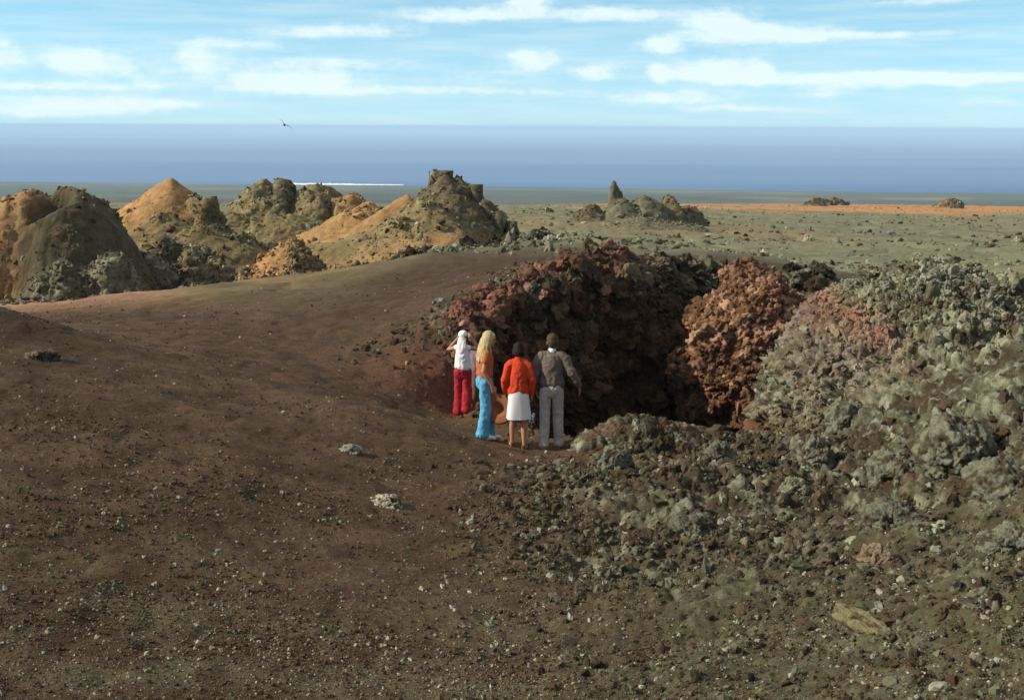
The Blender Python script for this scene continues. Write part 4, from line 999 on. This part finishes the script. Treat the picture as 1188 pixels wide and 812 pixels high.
bl, JB = person('blonde long haired woman side on, in rust orange top and flared light blue jeans', 'blonde', R(-82), WHO['blonde'][3], SKIN, True, .02,
    feet=((-.085, .10), (.085, -.02)), fyaw=(.0, -.05), arms=(((-.24, -.02, 1.14), (-.23, .10, .91), (0, .25, -1), (1, 0, 0), .4), ((.235, -.045, 1.14), (.235, .095, .905), (-.1, .35, -1), (-1, 0, 0), 1.2)), head=(.1, -.22),
    wear=(top('blouse', cloth('rust_cotton', (.40, .125, .045), 90, .15, .3), .45, 1.02, .007, hemw=.152, wr=.009), trousers('jeans', cloth('light_blue_denim', (.11, .36, .55), 130, .16, .4), .092, 1.06, .10, .072, .015), shoes(M_SHOE), hair(hair_mat('blonde_hair', (.50, .40, .20)), 'long')))
mr, JR = person('woman in white sleeveless top and maroon trousers raising both hands to her face', 'maroon', R(-14), WHO['maroon'][3], SKIN, True, .0,
    feet=((-.10, .05), (.09, -.02)), fyaw=(.15, -.2), arms=(((-.345, .10, 1.33), (-.125, .16, 1.60), (.55, .2, .6), (.5, -1, 0), .7), ((.315, .12, 1.36), (.12, .18, 1.60), (-.55, .2, .6), (-.5, -1, 0), .7)), head=(0, -.1),
    wear=(top('sleeveless_top', M_WHITE, 0, 1.0, .008, hemw=.152, wr=.009), trousers('wide_trousers', cloth('maroon_cotton', (.34, .022, .035), 100, .15, .3), .100, 1.05, .10, .088, .014), shoes(M_SHOE, True), hair(hair_mat('brown_hair', (.06, .035, .02)), 'bob')))
def scarf(body, J):
    k = J['k']; H3 = J['H3']; B = [ell(H3(0, -.028, .045), (.090, .102, .086), J['hr']), ell(H3(0, -.07, -.03), (.075, .055, .085), J['hr'])]
    B.append(tube([H3(0, -.07, .0), H3(0, -.10, -.09), J['nk'] + v3(0, -.10, -.06), J['sh'] + v3(0, -.115, -.10)], [(.075, .035), (.085, .03), (.10, .028), (.04, .015)]))
    fused('headscarf', [(p[0] * k, p[1]) for p in B], M_WHITE, body, .006, 2, .006, (14, 14, 6), 8)
scarf(mr, JR)
hp, JH = person('dark haired woman in mauve top almost hidden behind the blonde woman', 'hidden', R(-70), WHO['hidden'][3], SKIN2, True, .02,
    feet=((-.08, .06), (.08, -.12)), fyaw=(0, -.05), arms=(ARM_L, ((.25, -.05, 1.14), (.245, .02, .90), (0, .1, -1), (-1, 0, 0), .4)), head=(.1, -.15),
    wear=(top('blouse', cloth('mauve_print', (.20, .13, .15), 30, .5, .2), .45, 1.0, .010, hemw=.152), trousers('trousers', cloth('brown_cotton', (.13, .075, .05), 100, .15, .3), .085, 1.05, .04, .075), shoes(M_SHOE), hair(hair_mat('dark_brown_hair', (.035, .02, .012)), 'bob')))

# what they hold
def world_of(body, J, p):
    k = J['k']; w = Matrix.Rotation(body.rotation_euler.z, 4, 'Z') @ Vector(tuple(p * k)); return np.array([body.location.x + w.x, body.location.y + w.y, body.location.z + w.z])
def build_hat():
    h = world_of(bl, JB, JB['W'][1] + JB['HD'][1] / np.linalg.norm(JB['HD'][1]) * .13)
    n = 48; prof = [(0.0, .085), (.05, .082), (.082, .068), (.092, .04), (.098, .01), (.15, .0), (.21, -.012), (.245, -.02), (.247, -.026), (.21, -.019), (.15, -.007), (.095, .002), (.086, .035), (.075, .058), (.045, .072), (.001, .075)]
    V = []
    for r, z in prof:
        for j in range(n):
            a = 2 * math.pi * j / n; rr = max(r, .0005) * (1 + .025 * math.sin(2 * a + .4) * (r > .12)); V.append((rr * math.cos(a), rr * math.sin(a), z + .012 * math.sin(3 * a) * (r > .12)))
    m, t, b = mat_new('orange_straw'); tc = N(t, 'ShaderNodeTexCoord').outputs['Object']
    wv = N(t, 'ShaderNodeTexWave', wave_type='RINGS', rings_direction='Z'); wv.inputs['Scale'].default_value = 40; wv.inputs['Distortion'].default_value = 1.5; t.links.new(tc, wv.inputs['Vector'])
    t.links.new(RAMP(t, wv.outputs['Fac'], [(.2, (.17, .060, .018)), (.8, (.30, .115, .035))]), b.inputs['Base Color']); b.inputs['Roughness'].default_value = .8
    o = link('sun_hat', mesh_np('sun_hat', np.array(V), grid_faces(len(prof), n, True)), m)
    # hangs from its brim, crown turned away from the blonde woman's leg
    o.location = (h[0] + .05, h[1] + .05, h[2] - .235); o.rotation_euler = (R(-86), R(0), R(-22))
    tag(o, 'wide round orange straw hat hanging from the blonde woman\'s hand', 'hat')
    band = []
    for r, z in ((.099, .012), (.100, .03), (.096, .042), (.094, .04), (.096, .012)):
        for j in range(n): a = 2 * math.pi * j / n; band.append((r * math.cos(a), r * math.sin(a), z))
    link('hat_band', mesh_np('hat_band', np.array(band), grid_faces(5, n, True)), M_LEATHER, o)
build_hat()
def build_bag():
    import bmesh
    d = JS['HD'][1] / np.linalg.norm(JS['HD'][1]); h = world_of(sk, JS, JS['W'][1] + d * .09)
    root = bpy.data.objects.new('handbag', None); COL.objects.link(root); root.location = (h[0], h[1], h[2] - .36); root.rotation_euler = (0, 0, R(60))
    tag(root, 'small black and white handbag hanging between the woman in the skirt and the man', 'handbag')
    bm = bmesh.new(); bmesh.ops.create_cube(bm, size=1.0); bmesh.ops.scale(bm, vec=(.20, .075, .15), verts=bm.verts); bmesh.ops.translate(bm, vec=(0, 0, .075), verts=bm.verts)
    for v in bm.verts:
        if v.co.z > .1: v.co.x *= .82; v.co.y *= .6
    bmesh.ops.bevel(bm, geom=bm.edges[:], offset=.018, segments=3, affect='EDGES')
    me = bpy.data.meshes.new('bag_body'); bm.to_mesh(me); bm.free(); me.polygons.foreach_set('use_smooth', [True] * len(me.polygons))
    m, t, b = mat_new('black_white_check'); tc = N(t, 'ShaderNodeTexCoord').outputs['Object']
    ck = N(t, 'ShaderNodeTexVoronoi'); ck.inputs['Scale'].default_value = 22; t.links.new(tc, ck.inputs['Vector'])
    t.links.new(RAMP(t, ck.outputs['Distance'], [(.48, (.75, .74, .72)), (.56, (.02, .02, .02))]), b.inputs['Base Color'])
    link('bag_body', me, m, root)
    V, F = tube([(-.07, 0, .14), (-.05, 0, .26), (-.015, 0, .36), (.015, 0, .36), (.05, 0, .26), (.07, 0, .14)], [.007] * 6, (0, 1, 0), 8)
    link('strap', mesh_np('strap', V, F), M_BLACK, root)
build_bag()

def build_bird():
    p = P(330, 145.5, 70); V = []; n = 22
    root_bits = [tube([(0, -.17, 0), (0, -.10, .0), (0, .02, .01), (0, .12, .012), (0, .17, .02)], [.015, .045, .065, .045, .035], n=12), tube([(0, .17, .02), (0, .225, .012)], [.010, .003], n=8)]
    Vb = np.concatenate([b[0] for b in root_bits]); F = np.concatenate([root_bits[0][1], root_bits[1][1] + len(root_bits[0][0])])
    m = cloth('dark_plumage', (.025, .024, .026), 60, .2, 0)
    body = link('bird', mesh_np('bird', Vb, F), m)
    for s in (-1, 1):
        W = [];
        for t in np.linspace(0, 1, 9):
            x = s * (.03 + .40 * t); ch = .17 * (1 - t) ** .6 + .02; z = .02 + .10 * math.sin(t * 2.2); y = .05 + .05 * math.sin(t * 3) - .10 * t * t
            W += [(x, y + ch * .5, z), (x, y, z + .02 * (1 - t) + .006), (x, y - ch * .6, z), (x, y, z - .004)]
        link('wing', mesh_np('wing', np.array(W), grid_faces(9, 4, True)), m, body)
    T = np.array([(-.02, -.15, .004), (.02, -.15, .004), (.05, -.27, .004), (-.05, -.27, .004), (-.02, -.15, -.004), (.02, -.15, -.004), (.05, -.27, -.004), (-.05, -.27, -.004)])
    link('tail', mesh_np('tail', T, np.array([(0, 1, 2, 3), (7, 6, 5, 4), (0, 4, 5, 1), (1, 5, 6, 2), (2, 6, 7, 3), (3, 7, 4, 0)])), m, body)
    body.location = p; body.rotation_euler = (R(5), R(38), R(20)); tag(body, 'small dark bird gliding against the sea horizon', 'bird')
build_bird()
